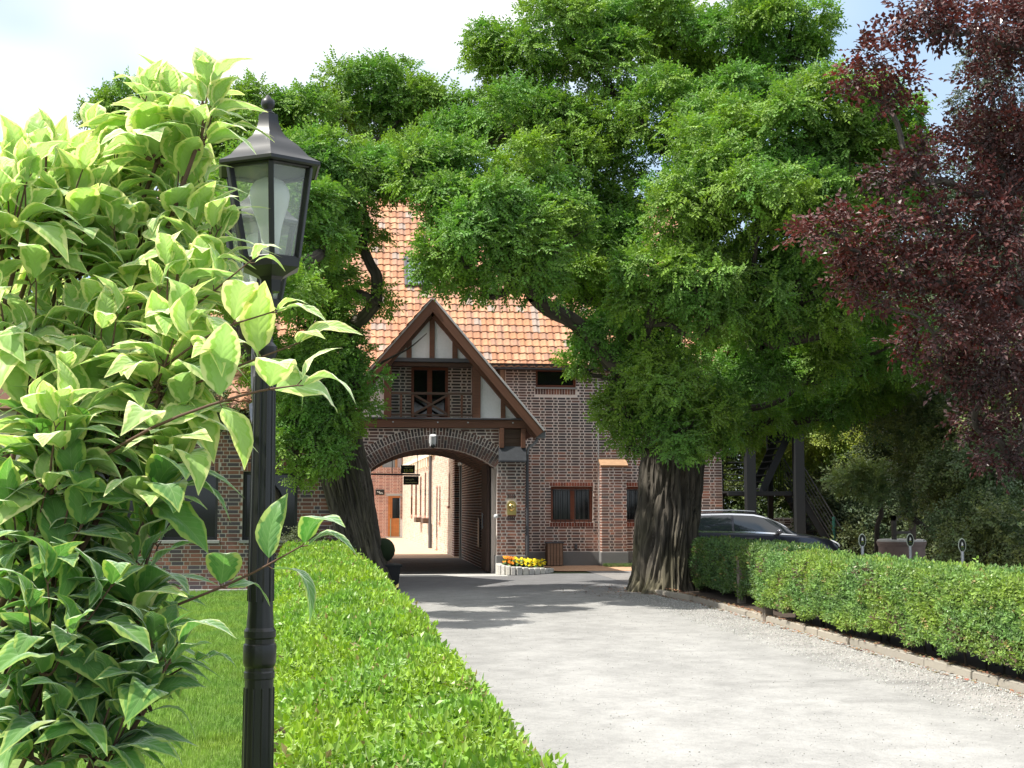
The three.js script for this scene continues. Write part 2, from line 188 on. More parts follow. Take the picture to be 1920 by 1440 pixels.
// ---------- ground ----------
{
  const g = grid(-300, 300, -300, 60, -0.012, 60, 36);
  struct('ground', tint(g, (x, y, z) => { const n = 0.5 + 0.5 * fbm(x * 0.08, 1, z * 0.08); return [lerp(0.05, 0.09, n), lerp(0.085, 0.11, n), lerp(0.025, 0.05, n)]; }), mat(1, 1, 1, 1, { vertexColors: true, map: T.grass }));
  const road = grid(-0.3, 5.68, -30.6, 3, 0.004, 50, 240);
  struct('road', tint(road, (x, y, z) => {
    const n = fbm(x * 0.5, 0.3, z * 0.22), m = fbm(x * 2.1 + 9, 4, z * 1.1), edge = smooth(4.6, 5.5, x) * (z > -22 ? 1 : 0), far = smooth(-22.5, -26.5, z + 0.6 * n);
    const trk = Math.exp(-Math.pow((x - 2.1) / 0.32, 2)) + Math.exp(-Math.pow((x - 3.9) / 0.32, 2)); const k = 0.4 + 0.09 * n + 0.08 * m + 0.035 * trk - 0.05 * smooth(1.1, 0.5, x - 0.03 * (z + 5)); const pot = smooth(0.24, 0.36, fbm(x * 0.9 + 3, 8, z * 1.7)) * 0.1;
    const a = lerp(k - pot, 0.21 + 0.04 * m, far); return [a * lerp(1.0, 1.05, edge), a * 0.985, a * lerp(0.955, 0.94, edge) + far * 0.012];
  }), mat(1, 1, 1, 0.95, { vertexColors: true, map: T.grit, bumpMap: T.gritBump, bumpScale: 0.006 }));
  struct('parking_area', tint(grid(7.0, 22, -33.4, -8, 0.002, 20, 30), (x, y, z) => { const k = 0.22 + 0.06 * fbm(x * 0.5, 2, z * 0.5); return [k * 1.03, k * 0.98, k * 0.95]; }), mat(1, 1, 1, 0.95, { vertexColors: true, map: T.grit, bumpMap: T.gritBump, bumpScale: 0.012 }));
  struct('forecourt', tint(grid(5.68, 13, -31.6, -24.2, 0.006, 20, 20), (x, y, z) => { const k = 0.3 + 0.06 * fbm(x * 0.5, 2, z * 0.5); return [k * 1.05, k * 0.98, k * 0.94]; }), mat(1, 1, 1, 0.95, { vertexColors: true, map: T.grit, bumpMap: T.gritBump, bumpScale: 0.01 }));
  struct('brick_pavement', sheet([[4.15, -34.7], [4.15, -32.2], [5.2, -31.6], [13, -31.6], [13, -34.7]], 0.012), mat(0.6, 0.36, 0.22, 0.9, { map: T.pave }));
  struct('concrete_strip', sheet([[-0.1, -30.62], [-0.1, -29.5], [3.5, -29.5], [3.5, -30.62]], 0.009), mat(0.62, 0.61, 0.58, 0.9, { map: T.grit }));
  struct('passage_floor', tint(grid(0.2, 3.35, -40.2, -30.6, 0.006, 10, 20), (x, y, z) => { const k = 0.16 + 0.05 * fbm(x, 2, z); return [k, k * 0.98, k * 0.95]; }), mat(1, 1, 1, 0.9, { vertexColors: true, map: T.pave }));
  struct('courtyard_paving', sheet([[-7, -67], [-7, -40.2], [3.4, -40.2], [3.4, -67]], 0.006), mat(0.66, 0.47, 0.32, 0.9, { map: T.pave }));
  struct('soil_strip', sheet([[5.82, -8], [5.82, -23.4], [6.2, -24.6], [7.1, -24.6], [7.1, -8]], 0.03), M.soil);
  struct('lawn', tint(grid(-16, -0.15, -24.75, 3, 0.004, 60, 90), (x, y, z) => { const n = 0.5 + 0.5 * fbm(x * 0.9, 5, z * 0.9); return [lerp(0.15, 0.22, n), lerp(0.25, 0.31, n), lerp(0.05, 0.07, n)]; }), mat(1, 1, 1, 1, { vertexColors: true, map: T.grass }));
  struct('edging_strip', box(-9, -0.5, 0, 0.05, -24.92, -24.66), M.stone);
}
{ // kerb of separate stones along the right of the road
  const k = new THREE.Group(); k.name = 'kerb'; k.userData.kind = 'structure'; scene.add(k); reseed(5);
  const km = [mat(0.34, 0.31, 0.26, 0.9, { map: T.plaster, bumpMap: T.gritBump, bumpScale: 0.004 }), mat(0.38, 0.34, 0.28, 0.9, { map: T.plaster, bumpMap: T.gritBump, bumpScale: 0.004 }), mat(0.33, 0.3, 0.255, 0.9, { map: T.plaster, bumpMap: T.gritBump, bumpScale: 0.004 })];
  const g = rbox(-0.06, 0.06, -0.12, 0.085, -0.497, 0.497, 0.015);
  for (let z = -7.5; z > -23; z -= 1) { const bend = Math.max(0, -20.5 - z) * 0.1; const m = shadows(new THREE.Mesh(g, km[Math.floor(rnd() * 3)])); m.name = 'kerb_stone'; m.position.set(5.75 - bend + rr(-0.012, 0.012), rr(-0.012, 0.008), z - 0.5); m.rotation.set(rr(-0.01, 0.01), rr(-0.012, 0.012) + (bend ? 0.1 : 0), rr(-0.05, 0.05)); k.add(m); }
}

// ---------- brick laying ----------
const BRICK = new THREE.BoxGeometry(1, 1, 1);
const brickMats = {};
function brickMat(c) { const k = c.map((v) => v.toFixed(3)).join(); return brickMats[k] ||= mat(c[0], c[1], c[2], 0.88, { map: T.mottle }); }
const PAL = {
  main: [[0.145, 0.09, 0.078], [0.175, 0.1, 0.08], [0.115, 0.082, 0.077], [0.215, 0.112, 0.085], [0.155, 0.098, 0.085], [0.105, 0.083, 0.082]],
  warm: [[0.22, 0.1, 0.072], [0.26, 0.115, 0.08], [0.175, 0.09, 0.072], [0.13, 0.075, 0.065], [0.33, 0.15, 0.1]],
  grey: [[0.09, 0.073, 0.07], [0.115, 0.082, 0.074], [0.075, 0.063, 0.064], [0.14, 0.088, 0.076]],
  wing: [[0.23, 0.1, 0.07], [0.16, 0.075, 0.06], [0.22, 0.1, 0.068], [0.11, 0.07, 0.07], [0.08, 0.066, 0.075]],
  pink: [[0.34, 0.15, 0.12], [0.28, 0.12, 0.1], [0.38, 0.18, 0.14], [0.22, 0.1, 0.09]],
  pale: [[0.62, 0.5, 0.41], [0.55, 0.42, 0.34], [0.66, 0.55, 0.46], [0.5, 0.36, 0.28]],
  red: [[0.32, 0.085, 0.045], [0.26, 0.07, 0.04], [0.2, 0.06, 0.04]],
};
const ONE = PAL.main;
function pick(p) { return p[Math.floor(rnd() * p.length)]; }
// courses of long and short bricks on the plane O + u*U + v*up, facing N; openings(v) gives blocked [u0, u1]; pal(u, v) gives the palette
function lay(O, U, N, u0, u1, v0, v1, { ch = 0.075, L = 0.215, S = 0.1, j = 0.025, proud = 0.007, open = () => [], pal = () => PAL.main, shift = 0 } = {}) {
  const out = [], U_ = U.clone().normalize(), Nn = N.clone().normalize(), d = 0.03;
  const R = new THREE.Matrix4(), rows = Math.floor((v1 - v0) / ch);
  for (let i = 0; i < rows; i++) {
    const v = v0 + (i + 0.5) * ch, blocked = open(v).slice().sort((a, b) => a[0] - b[0]);
    let u = u0 - (i % 2) * (L + S) * 0.5 - shift, k = i % 2;
    while (u < u1) {
      const len = (k++ % 2) ? S : L; let segs = [[Math.max(u, u0), Math.min(u + len, u1)]];
      for (const [a, b] of blocked) segs = segs.flatMap(([p, q]) => (b <= p || a >= q ? [[p, q]] : [[p, Math.min(q, a)], [Math.max(p, b), q]]));
      for (const [p, q] of segs) if (q - p > 0.03) {
        const c = pick(pal((p + q) / 2, v)), w = rr(0.88, 1.12), out_ = proud + rr(-0.002, 0.003);
        const pos = O.clone().addScaledVector(U_, (p + q) / 2).addScaledVector(UP, v + rr(-0.0015, 0.0015)).addScaledVector(Nn, out_ - d / 2);
        const m = new THREE.Matrix4().makeBasis(U_.clone().multiplyScalar(q - p - 0.002), UP.clone().multiplyScalar(ch - j), Nn.clone().multiplyScalar(d)).setPosition(pos);
        if (Math.abs(U_.clone().cross(UP).dot(Nn) + 1) < 0.01) m.multiply(new THREE.Matrix4().makeScale(-1, 1, 1));
        out.push({ m, c: c.map((x) => x * w * 1.12), base: c.map((x) => x * 1.12), pos });
      }
      u += len + j;
    }
  }
  return out;
}
function bricks(list, wall, most, prefer) {   // the ones that show largest are parts, the rest one joined part
  const s = list.map((e) => ({ e, k: prefer(e) })).sort((a, b) => b.k - a.k); const single = s.slice(0, most).filter((q) => q.k > 0).map((q) => q.e), set = new Set(single);
  for (const e of single) { const m = shadows(new THREE.Mesh(BRICK, brickMat(e.base))); m.name = 'brick'; m.applyMatrix4(e.m); wall.add(m); }
  const rest = list.filter((e) => !set.has(e)); if (rest.length) copies('brickwork', BRICK, M.brick, rest, wall);
}
function soldier(x0, x1, y0, y1, z, pal, w = 0.062, pitch = 0.075, d = 0.03) { // a row of upright bricks
  const out = []; for (let x = x0 + pitch / 2; x < x1 - 0.02; x += pitch) { const c = pick(pal), k = rr(0.88, 1.1); const m = new THREE.Matrix4().makeScale(w, y1 - y0 - 0.012, d).setPosition(x, (y0 + y1) / 2, z + 0.009 - d / 2 + rr(0, 0.004)); out.push({ m, c: c.map((q) => q * k), base: c, pos: V(x, (y0 + y1) / 2, z) }); } return out;
}
function wallPlane(shapePts, holes, z, depth) { // upright wall facing +z with openings; shapePts in [x, y]
  const s = new THREE.Shape(shapePts.map((p) => new THREE.Vector2(...p))); for (const h of holes) s.holes.push(new THREE.Path(h.map((p) => new THREE.Vector2(...p))));
  const g = new THREE.ExtrudeGeometry(s, { depth, bevelEnabled: false }); g.translate(0, 0, z - depth); return metric(g);
}
const rectPts = (x0, x1, y0, y1) => [[x0, y0], [x1, y0], [x1, y1], [x0, y1]];

// ---------- roof tiles ----------
function pantile() {
  const n = 7, w = 0.225, l = 0.34, pos = [], idx = []; const prof = (t) => 0.016 * Math.sin(t * Math.PI * 2 - 0.6) + 0.008 * Math.cos(t * Math.PI * 4);
  for (let r = 0; r < 3; r++) for (let k = 0; k <= n; k++) { const t = k / n, y = prof(t) + (r === 2 ? -0.002 : 0.03) - (r === 0 ? 0.02 : 0); pos.push((t - 0.5) * w, y, r === 2 ? -l : 0); }
  for (let r = 0; r < 2; r++) for (let k = 0; k < n; k++) { const a = r * (n + 1) + k, b = a + n + 1; idx.push(a, a + 1, b, a + 1, b + 1, b); }
  let g = new THREE.BufferGeometry(); g.setAttribute('position', new THREE.Float32BufferAttribute(pos, 3)); g.setIndex(idx);
  g.setAttribute('uv', new THREE.Float32BufferAttribute(pos.filter((_, i) => i % 3 !== 1).map((v) => v * 2.2), 2)); g = g.toNonIndexed(); g.computeVertexNormals(); return toCreasedNormals(g, 0.7);
}
const TILE = pantile();
const TILES = [[0.5, 0.245, 0.135], [0.55, 0.29, 0.165], [0.45, 0.22, 0.13], [0.58, 0.33, 0.2], [0.5, 0.27, 0.17], [0.42, 0.235, 0.16], [0.4, 0.31, 0.26]];
const tileMats = TILES.map((c) => mat(c[0], c[1], c[2], 0.95, { map: T.mottle, side: THREE.DoubleSide }));
// O at the left end of the eave, U along it, S up the slope
function tiles(O, U, S, W, L, skip = () => false) {
  const out = [], N = U.clone().cross(S).multiplyScalar(1), pitch = 0.205, gauge = 0.272; if (N.y < 0) N.negate();
  const flip = U.clone().cross(N).dot(S) > 0 ? -1 : 1;   // local z runs down the slope
  for (let r = 0; r < L / gauge; r++) for (let k = 0; k < W / pitch; k++) {
    const u = (k + 0.5) * pitch, v = r * gauge - 0.05; if (skip(u, v)) continue;
    const i = Math.floor(rnd() * TILES.length * 0.9 + 0.02 * 6), q = rnd() < 0.06 ? 6 : Math.min(5, i), w = rr(0.88, 1.1);
    const m = new THREE.Matrix4().makeBasis(U.clone().multiplyScalar(1 * (flip < 0 ? 1 : 1)), N, S.clone().negate());
    if (m.determinant() < 0) m.multiply(new THREE.Matrix4().makeScale(-1, 1, 1));
    m.setPosition(O.clone().addScaledVector(U, u + rr(-0.004, 0.004)).addScaledVector(S, v + rr(-0.008, 0.008)).addScaledVector(N, 0.012 + rr(0, 0.005)));
    m.multiply(new THREE.Matrix4().makeRotationY(rr(-0.02, 0.02)));
    out.push({ m, c: TILES[q].map((x) => x * w), q, pos: V(0, 0, 0).setFromMatrixPosition(m) });
  }
  return out;
}
function setTiles(list, roof, most, prefer) {
  const s = list.map((e) => ({ e, k: prefer(e) })).sort((a, b) => b.k - a.k).slice(0, most).filter((q) => q.k > 0), set = new Set(s.map((q) => q.e));
  for (const { e } of s) { const m = shadows(new THREE.Mesh(TILE, tileMats[e.q])); m.name = 'roof_tile'; m.applyMatrix4(e.m); roof.add(m); }
  const rest = list.filter((e) => !set.has(e)); if (rest.length) copies('tiling', TILE, M.tile, rest, roof);
}

// ---------- the gatehouse building ----------
reseed(11);
const GX = 1.83, GR = 2.5, GY = 0.5, GZ = -30.5, MZ = -34.6;   // arch centre, radius, gable front, main front
const gate = thing('brick_gatehouse', 'long dark brick building with orange tiled roof and half-timbered gable over the arched gateway', 'building', [3, 0, -36]);
const archU = (v, R) => (v < 2.5 && R === GR ? [GX - 1.5, GX + 1.5] : (() => { const h = v - GY; if (h >= R) return null; const w = Math.sqrt(R * R - h * h); return [GX - w, GX + w]; })());
{
  // front wall of the gateway
  const arc = []; for (let i = 0; i <= 28; i++) { const a = Math.atan2(2, 1.5) + (Math.PI - 2 * Math.atan2(2, 1.5)) * i / 28; arc.push([GX + GR * Math.cos(a), GY + GR * Math.sin(a)]); }
  const outline = [[-0.8, 0], [GX - 1.5, 0], ...arc.slice().reverse(), [GX + 1.5, 0], [4.0, 0], [4.0, 3.46], [-0.8, 3.46]];
  const wall = part('gateway_wall', wallPlane(outline, [], GZ, 0.45), M.mortar, gate);
  let list = [];
  const R2 = GR + 0.48;
  list.push(...lay(V(0, 0, GZ), V(1, 0, 0), V(0, 0, 1), -0.8, 4.0, 0.45, 3.45, { open: (v) => { const o = []; if (v < 2.5) o.push([GX - 1.5, GX + 1.5]); const a = archU(v, R2); if (a && v > 2.3) o.push([Math.max(a[0], -0.0), Math.min(a[1], 3.36)]); if (v > 2.72) o.push([3.37, 4.0]); if (v > 1.39 && v < 1.78) o.push([3.56, 3.8]); return o; }, pal: (u, v) => (u > 3.3 ? (v < 2.1 && rnd() < 0.75 ? PAL.warm : PAL.main) : PAL.main) }));
  // two rings of voussoirs
  const amax = Math.asin(1.56 / GR) + 0.02;
  for (const [ra, rb, off] of [[GR, GR + 0.285, 0], [GR + 0.3, GR + 0.475, 0.5]]) {
    const n = Math.round(2 * amax * (ra + rb) / 2 / 0.075);
    for (let k = 0; k < n; k++) {
      const a = -amax + (k + off) * 2 * amax / n, t = V(Math.sin(a), Math.cos(a), 0), s = V(Math.cos(a), -Math.sin(a), 0);
      const cut = k % 2 ? 0.095 : rb - ra - 0.095, pieces = rb - ra > 0.2 ? [[ra, ra + cut], [ra + cut + 0.01, rb]] : k % 2 ? [[ra, rb]] : [[ra, ra + 0.085], [ra + 0.095, rb]];
      for (const [p, q] of pieces) {
        const mid = (p + q) / 2, pos = V(GX, GY, GZ).addScaledVector(t, mid); pos.z += off ? -0.004 : 0.012; if (pos.x > 3.34 || pos.y > 3.44) continue;
        const c = pick(PAL.grey.concat(PAL.main)); pos.z -= 0.02;
        list.push({ m: new THREE.Matrix4().makeBasis(s.clone().multiplyScalar(0.056), t.clone().multiplyScalar(q - p), V(0, 0, 0.05)).setPosition(pos), c, base: c, pos, v: 1 });
      }
    }
  }
  list.push(...soldier(3.57, 3.8, 1.79, 1.9, GZ, PAL.grey, 0.035, 0.05), ...soldier(3.57, 3.8, 1.27, 1.38, GZ, PAL.grey, 0.035, 0.05));
  bricks(list, wall, 290, (e) => (e.v && e.pos.x > 0.3 ? 3 : e.pos.x > 3.34 ? 2 + e.pos.y * 0.01 : 0));
  part('plinth', [rbox(3.31, 4.02, 0, 0.44, GZ - 0.4, GZ + 0.035, 0.01)], M.plinth, gate);
  part('plinth', [rbox(-0.8, 0.35, 0, 0.44, GZ - 0.4, GZ + 0.035, 0.01)], M.plinth, gate);
  // barrel vault behind the arch and flat ceiling further in
  const vault = new THREE.CylinderGeometry(GR, GR, 3.6, 30, 1, true, Math.PI / 2 - 0.0, 0.01);
  const vp = [], vi = []; for (let k = 0; k <= 28; k++) for (const z of [GZ - 0.44, MZ - 0.2]) vp.push(arc[k][0], arc[k][1] + (z < -31 ? 0.0 : 0), z);
  for (let k = 0; k < 28; k++) vi.push(2 * k, 2 * k + 1, 2 * k + 2, 2 * k + 1, 2 * k + 3, 2 * k + 2);
  const vg = new THREE.BufferGeometry(); vg.setAttribute('position', new THREE.Float32BufferAttribute(vp, 3)); vg.setIndex(vi); vg.computeVertexNormals();
  const vm = part('vault', vg, mat(0.45, 0.36, 0.28, 0.95, { side: THREE.DoubleSide }), gate);
  const vb = []; for (let a = -0.62; a < 0.62; a += 0.03) { const t = V(Math.sin(a), Math.cos(a), 0), s = V(Math.cos(a), -Math.sin(a), 0); let i = Math.floor(a * 100) % 2; for (let z = GZ - 0.5 + (i ? 0.11 : 0); z > MZ - 0.1; z -= 0.227) { const c = pick(PAL.warm); vb.push({ m: new THREE.Matrix4().makeBasis(s.clone().multiplyScalar(0.062), t.clone().multiplyScalar(0.03), V(0, 0, 0.215)).setPosition(V(GX, GY, z).addScaledVector(t, GR + 0.006)), c }); } }
  copies('brickwork', BRICK, M.brick, vb, vm);
  part('passage_ceiling', box(-0.8, 4.0, 3.42, 3.5, MZ - 5.3, MZ - 0.2), M.timberDark, gate);
  part('header_beam', rbox(0.3, 3.4, 3.2, 3.42, MZ - 0.45, MZ - 0.2), M.timberDark, gate);
  // passage side walls
  const sw = part('passage_wall', [box(3.24, 3.9, 0, 3.42, -39.6, GZ - 0.45)], M.mortar, gate);
  bricks(lay(V(3.24, 0, 0), V(0, 0, -1), V(-1, 0, 0), 32.35, 39.6, 0.02, 3.4, { pal: () => PAL.warm.concat(PAL.main), open: (v) => (v > 0.55 && v < 1.3 ? [[33.6, 34.1]] : []) }), sw, 0, () => 0);
  part('letter_box', [rbox(3.2, 3.25, 0.55, 1.3, -34.1, -33.6)], M.black, gate);
  part('passage_wall', box(-0.8, 0.3, 0, 3.42, -39.6, GZ - 0.45), M.mortar, gate);
  // glazed door at the end of the passage and the brick pier behind it
  part('glazed_door', [box(3.26, 3.3, 0, 2.9, -41.2, -39.6)], mat(0.03, 0.045, 0.045, 0.05, { clearcoat: 1 }), gate);
  part('door_frame', [rbox(3.22, 3.3, 0, 3.0, -39.72, -39.6), rbox(3.22, 3.3, 0, 3.0, -40.45, -40.35), rbox(3.22, 3.3, 2.9, 3.0, -41.2, -39.6)], mat(0.25, 0.3, 0.3, 0.5), gate);
  const pier = part('brick_pier', box(3.12, 3.6, 0, 3.6, -41.9, -41.2), M.mortar, gate);
  bricks([...lay(V(0, 0, -41.2), V(1, 0, 0), V(0, 0, 1), 3.12, 3.6, 0.02, 3.55, { pal: () => PAL.wing }), ...lay(V(3.12, 0, 0), V(0, 0, -1), V(-1, 0, 0), 41.2, 41.9, 0.02, 3.55, { pal: () => PAL.warm })], pier, 0, () => 0);
  // open leaf of the big wooden gate
  const leaf = part('gate_leaf', box(3.15, 3.2, 0.04, 2.78, -32.3, -30.95), M.gateWood, gate);
  for (let k = 0; k < 9; k++) part('plank', rbox(3.128, 3.15, 0.05, 2.76, -32.29 + k * 0.149, -32.29 + k * 0.149 + 0.143, 0.004), M.gateWood, leaf);
  part('gate_handle', [rod(V(3.1, 1.05, -31.75), V(3.1, 1.45, -31.75), 0.014), rod(V(3.13, 1.1, -31.75), V(3.1, 1.1, -31.75), 0.012), rod(V(3.13, 1.4, -31.75), V(3.1, 1.4, -31.75), 0.012)], M.steel, leaf);
  part('door_stop', [new THREE.SphereGeometry(0.055, 14, 10).translate(3.3, 1.37, GZ + 0.05)], M.whiteMetal, gate);
}
// timber gable
{
  const z = GZ, T0 = z + 0.0, foot = 3.45, AX = 1.76, AY = 6.52, hw = 2.64;
  const tm = (a, b, w, h, name = 'timber', m = M.timber) => part(name, beam(a, b, w, h, UP.clone().cross(b.clone().sub(a)).lengthSq() < 1e-6 ? V(1, 0, 0) : V(0, 1, 0)), m, gate);
  // main beam with three coach bolts
  const mb = part('main_beam', rbox(-0.86, 4.02, 3.47, 3.67, z - 0.3, z + 0.09, 0.012), M.timber, gate);
  for (const x of [0.84, 1.9, 2.62, 3.7]) part('bolt', new THREE.CylinderGeometry(0.018, 0.018, 0.02, 8).rotateX(Math.PI / 2).translate(x, 3.6, z + 0.1), M.steel, mb);
  part('beam_cap', rbox(-0.86, 4.02, 3.672, 3.71, z - 0.2, z + 0.12, 0.006), M.zincDark, gate);
  // bargeboards
  for (const s of [-1, 1]) {
    const a = V(AX + s * (hw + 0.02), foot - 0.06, z + 0.2), b = V(AX + s * 0.0, AY + 0.01, z + 0.2 + s * 0.002), d = b.clone().sub(a).normalize(), n = V(-d.y * s, d.x * s, 0).multiplyScalar(s * s); if (n.y < 0) n.negate();
    const low = n.clone().multiplyScalar(-0.095);
    part('bargeboard', beam(a.clone().add(low), b.clone().add(low), 0.06, 0.2, n), M.timber, gate);
    part('verge_trim', beam(a.clone().addScaledVector(n, 0.03), b.clone().addScaledVector(n, 0.03), 0.1, 0.045, n), mat(0.5, 0.5, 0.5, 0.6), gate);
    // inner rafter seen behind the board
    part('rafter', beam(a.clone().addScaledVector(n, -0.2).setZ(z + 0.02), b.clone().addScaledVector(n, -0.2).setZ(z + 0.02), 0.1, 0.12, n), M.timber, gate);
    // gable roof slope with its tiles
    const N = n.clone(), rl = a.distanceTo(b), back = -37.6;
    const slab = part('gable_roof', beam(a.clone().addScaledVector(N, 0.0).setZ((z + 0.15 + back) / 2), b.clone().setZ((z + 0.15 + back) / 2), Math.abs(back - z - 0.15), 0.05, N), M.underlay, gate);
    setTiles(tiles(a.clone().addScaledVector(N, 0.035).setZ(s > 0 ? z + 0.1 : back), V(0, 0, s > 0 ? -1 : 1), d, z + 0.1 - back, rl - 0.2), slab, 0, () => 0);
  }
  part('ridge_cap', rod(V(AX, AY + 0.0, z + 0.12), V(AX, AY + 0.0, -37), 0.075, 0.075, 10), mat(0.45, 0.24, 0.16, 0.8, { map: T.mottle }), gate);
  // posts, collar and studs
  part('post', rbox(0.62, 0.8, 3.71, 4.95, z - 0.12, z + 0.03), M.timber, gate);
  part('post', rbox(2.73, 2.93, 3.71, 4.95, z - 0.12, z + 0.03), M.timber, gate);
  part('post', rbox(0.56, 0.64, 4.95, 5.05, z - 0.12, z + 0.03), M.timber, gate);
  part('collar_beam', rbox(0.62, 2.72, 5.05, 5.14, z - 0.3, z + 0.06), M.zincDark, gate);
  part('lintel_beam', rbox(0.8, 2.73, 4.95, 5.045, z - 0.3, z - 0.02), M.timberDark, gate);
  for (const [x, h] of [[1.21, 5.72], [1.76, 6.25], [2.31, 5.72]]) part('stud', rbox(x - 0.062, x + 0.062, 5.14, h, z - 0.12, z + 0.02), M.timber, gate);
  part('stud', rbox(3.42, 3.53, 3.71, 4.3, z - 0.12, z + 0.02), M.timber, gate);
  part('stud', rbox(0.0, 0.11, 3.71, 4.3, z - 0.12, z + 0.02), M.timber, gate);
  // white render panels between the timbers
  const under = (x) => AY - 0.12 - Math.abs(x - AX) * (AY - foot) / hw;
  const panel = (xa, xb, y0) => { const pts = [[xa, y0], [xb, y0], [xb, Math.max(y0 + 0.01, under(xb))]]; if (xa < AX && xb > AX) pts.push([AX, under(AX)]); pts.push([xa, Math.max(y0 + 0.01, under(xa))]); part('render_panel', wallPlane(pts, [], z - 0.03, 0.06), M.white, gate); };
  panel(0.66, 1.15, 5.14); panel(1.272, 1.698, 5.14); panel(1.822, 2.248, 5.14); panel(2.372, 2.86, 5.14);
  panel(2.93, 3.42, 3.71); panel(3.53, 4.02, 3.71); panel(0.11, 0.62, 3.71); panel(-0.5, 0.0, 3.71);
  // recessed balcony wall with its french window
  const bz = z - 0.6, wall = part('balcony_wall', wallPlane(rectPts(0.6, 2.95, 3.67, 5.2), [rectPts(1.29, 2.19, 3.7, 5.0)], bz, 0.2), M.mortar, gate);
  bricks(lay(V(0, 0, bz), V(1, 0, 0), V(0, 0, 1), 0.8, 2.75, 3.71, 5.0, { j: 0.03, pal: () => PAL.grey, open: () => [[1.29, 2.19]] }), wall, 0, () => 0);
  part('balcony_cheek', [box(0.6, 0.66, 3.67, 5.1, bz, z - 0.12), box(2.88, 2.94, 3.67, 5.1, bz, z - 0.12)], M.white, gate);
  part('balcony_floor', box(0.62, 2.93, 3.62, 3.69, bz, z - 0.21), M.zincDark, gate);
  part('balcony_ceiling', box(0.62, 2.93, 5.06, 5.1, bz - 0.01, z - 0.31), M.timberDark, gate);
  const fw = part('french_window', [rbox(1.29, 1.36, 3.7, 5.0, bz - 0.12, bz + 0.01), rbox(2.12, 2.19, 3.7, 5.0, bz - 0.12, bz + 0.01), rbox(1.36, 2.12, 4.92, 5.0, bz - 0.12, bz + 0.01), rbox(1.36, 2.12, 3.7, 3.78, bz - 0.12, bz + 0.01), rbox(1.68, 1.8, 3.78, 4.92, bz - 0.1, bz + 0.02)], M.redFrame, gate);
  part('pane', box(1.36, 1.68, 3.78, 4.92, bz - 0.06, bz - 0.05), M.glass, fw); part('pane', box(1.8, 2.12, 3.78, 4.92, bz - 0.06, bz - 0.05), M.glass, fw);
  // railing with its cross
  const ry = 4.3, rz = z - 0.02;
  part('handrail', rbox(0.8, 2.73, ry - 0.035, ry + 0.025, rz - 0.03, rz + 0.03), M.timberDark, gate);
  part('bottom_rail', rbox(0.8, 2.73, 3.76, 3.8, rz - 0.025, rz + 0.025), M.timberDark, gate);
  for (const x of [1.03, 1.31, 2.17, 2.48]) part('baluster', rbox(x - 0.026, x + 0.026, 3.711, ry - 0.036, rz - 0.024, rz + 0.024), M.timber, gate);
  part('cross_brace', beam(V(1.34, 3.8, rz + 0.004), V(2.14, ry - 0.04, rz + 0.004), 0.03, 0.055, UP), M.timberDark, gate);
  part('cross_brace', beam(V(1.34, ry - 0.04, rz - 0.004), V(2.14, 3.8, rz - 0.004), 0.03, 0.055, UP), M.timberDark, gate);
  // little boarded box and slate apron on top of the pillar
  part('bracket', rbox(3.38, 3.49, 3.0, 3.465, z - 0.05, z + 0.1), M.timber, gate); part('bracket', rbox(3.9, 4.01, 3.0, 3.465, z - 0.05, z + 0.1), M.timber, gate);
  const rc = part('recess_back', box(3.49, 3.9, 2.98, 3.465, z - 0.03, z + 0.005), M.timberDark, gate);
  for (let k = 0; k < 4; k++) part('plank', rbox(3.495, 3.895, 3.0 + k * 0.115, 3.105 + k * 0.115, z + 0.005, z + 0.02, 0.003), M.timberDark, rc);
  const ap = new THREE.BoxGeometry(0.66, 0.36, 0.05); ap.rotateX(-0.32); ap.translate(3.69, 2.86, z + 0.08); part('slate_apron', ap, M.slate, gate);
  part('apron_sill', rbox(3.36, 4.02, 2.66, 2.7, z, z + 0.16), M.slate, gate);
}
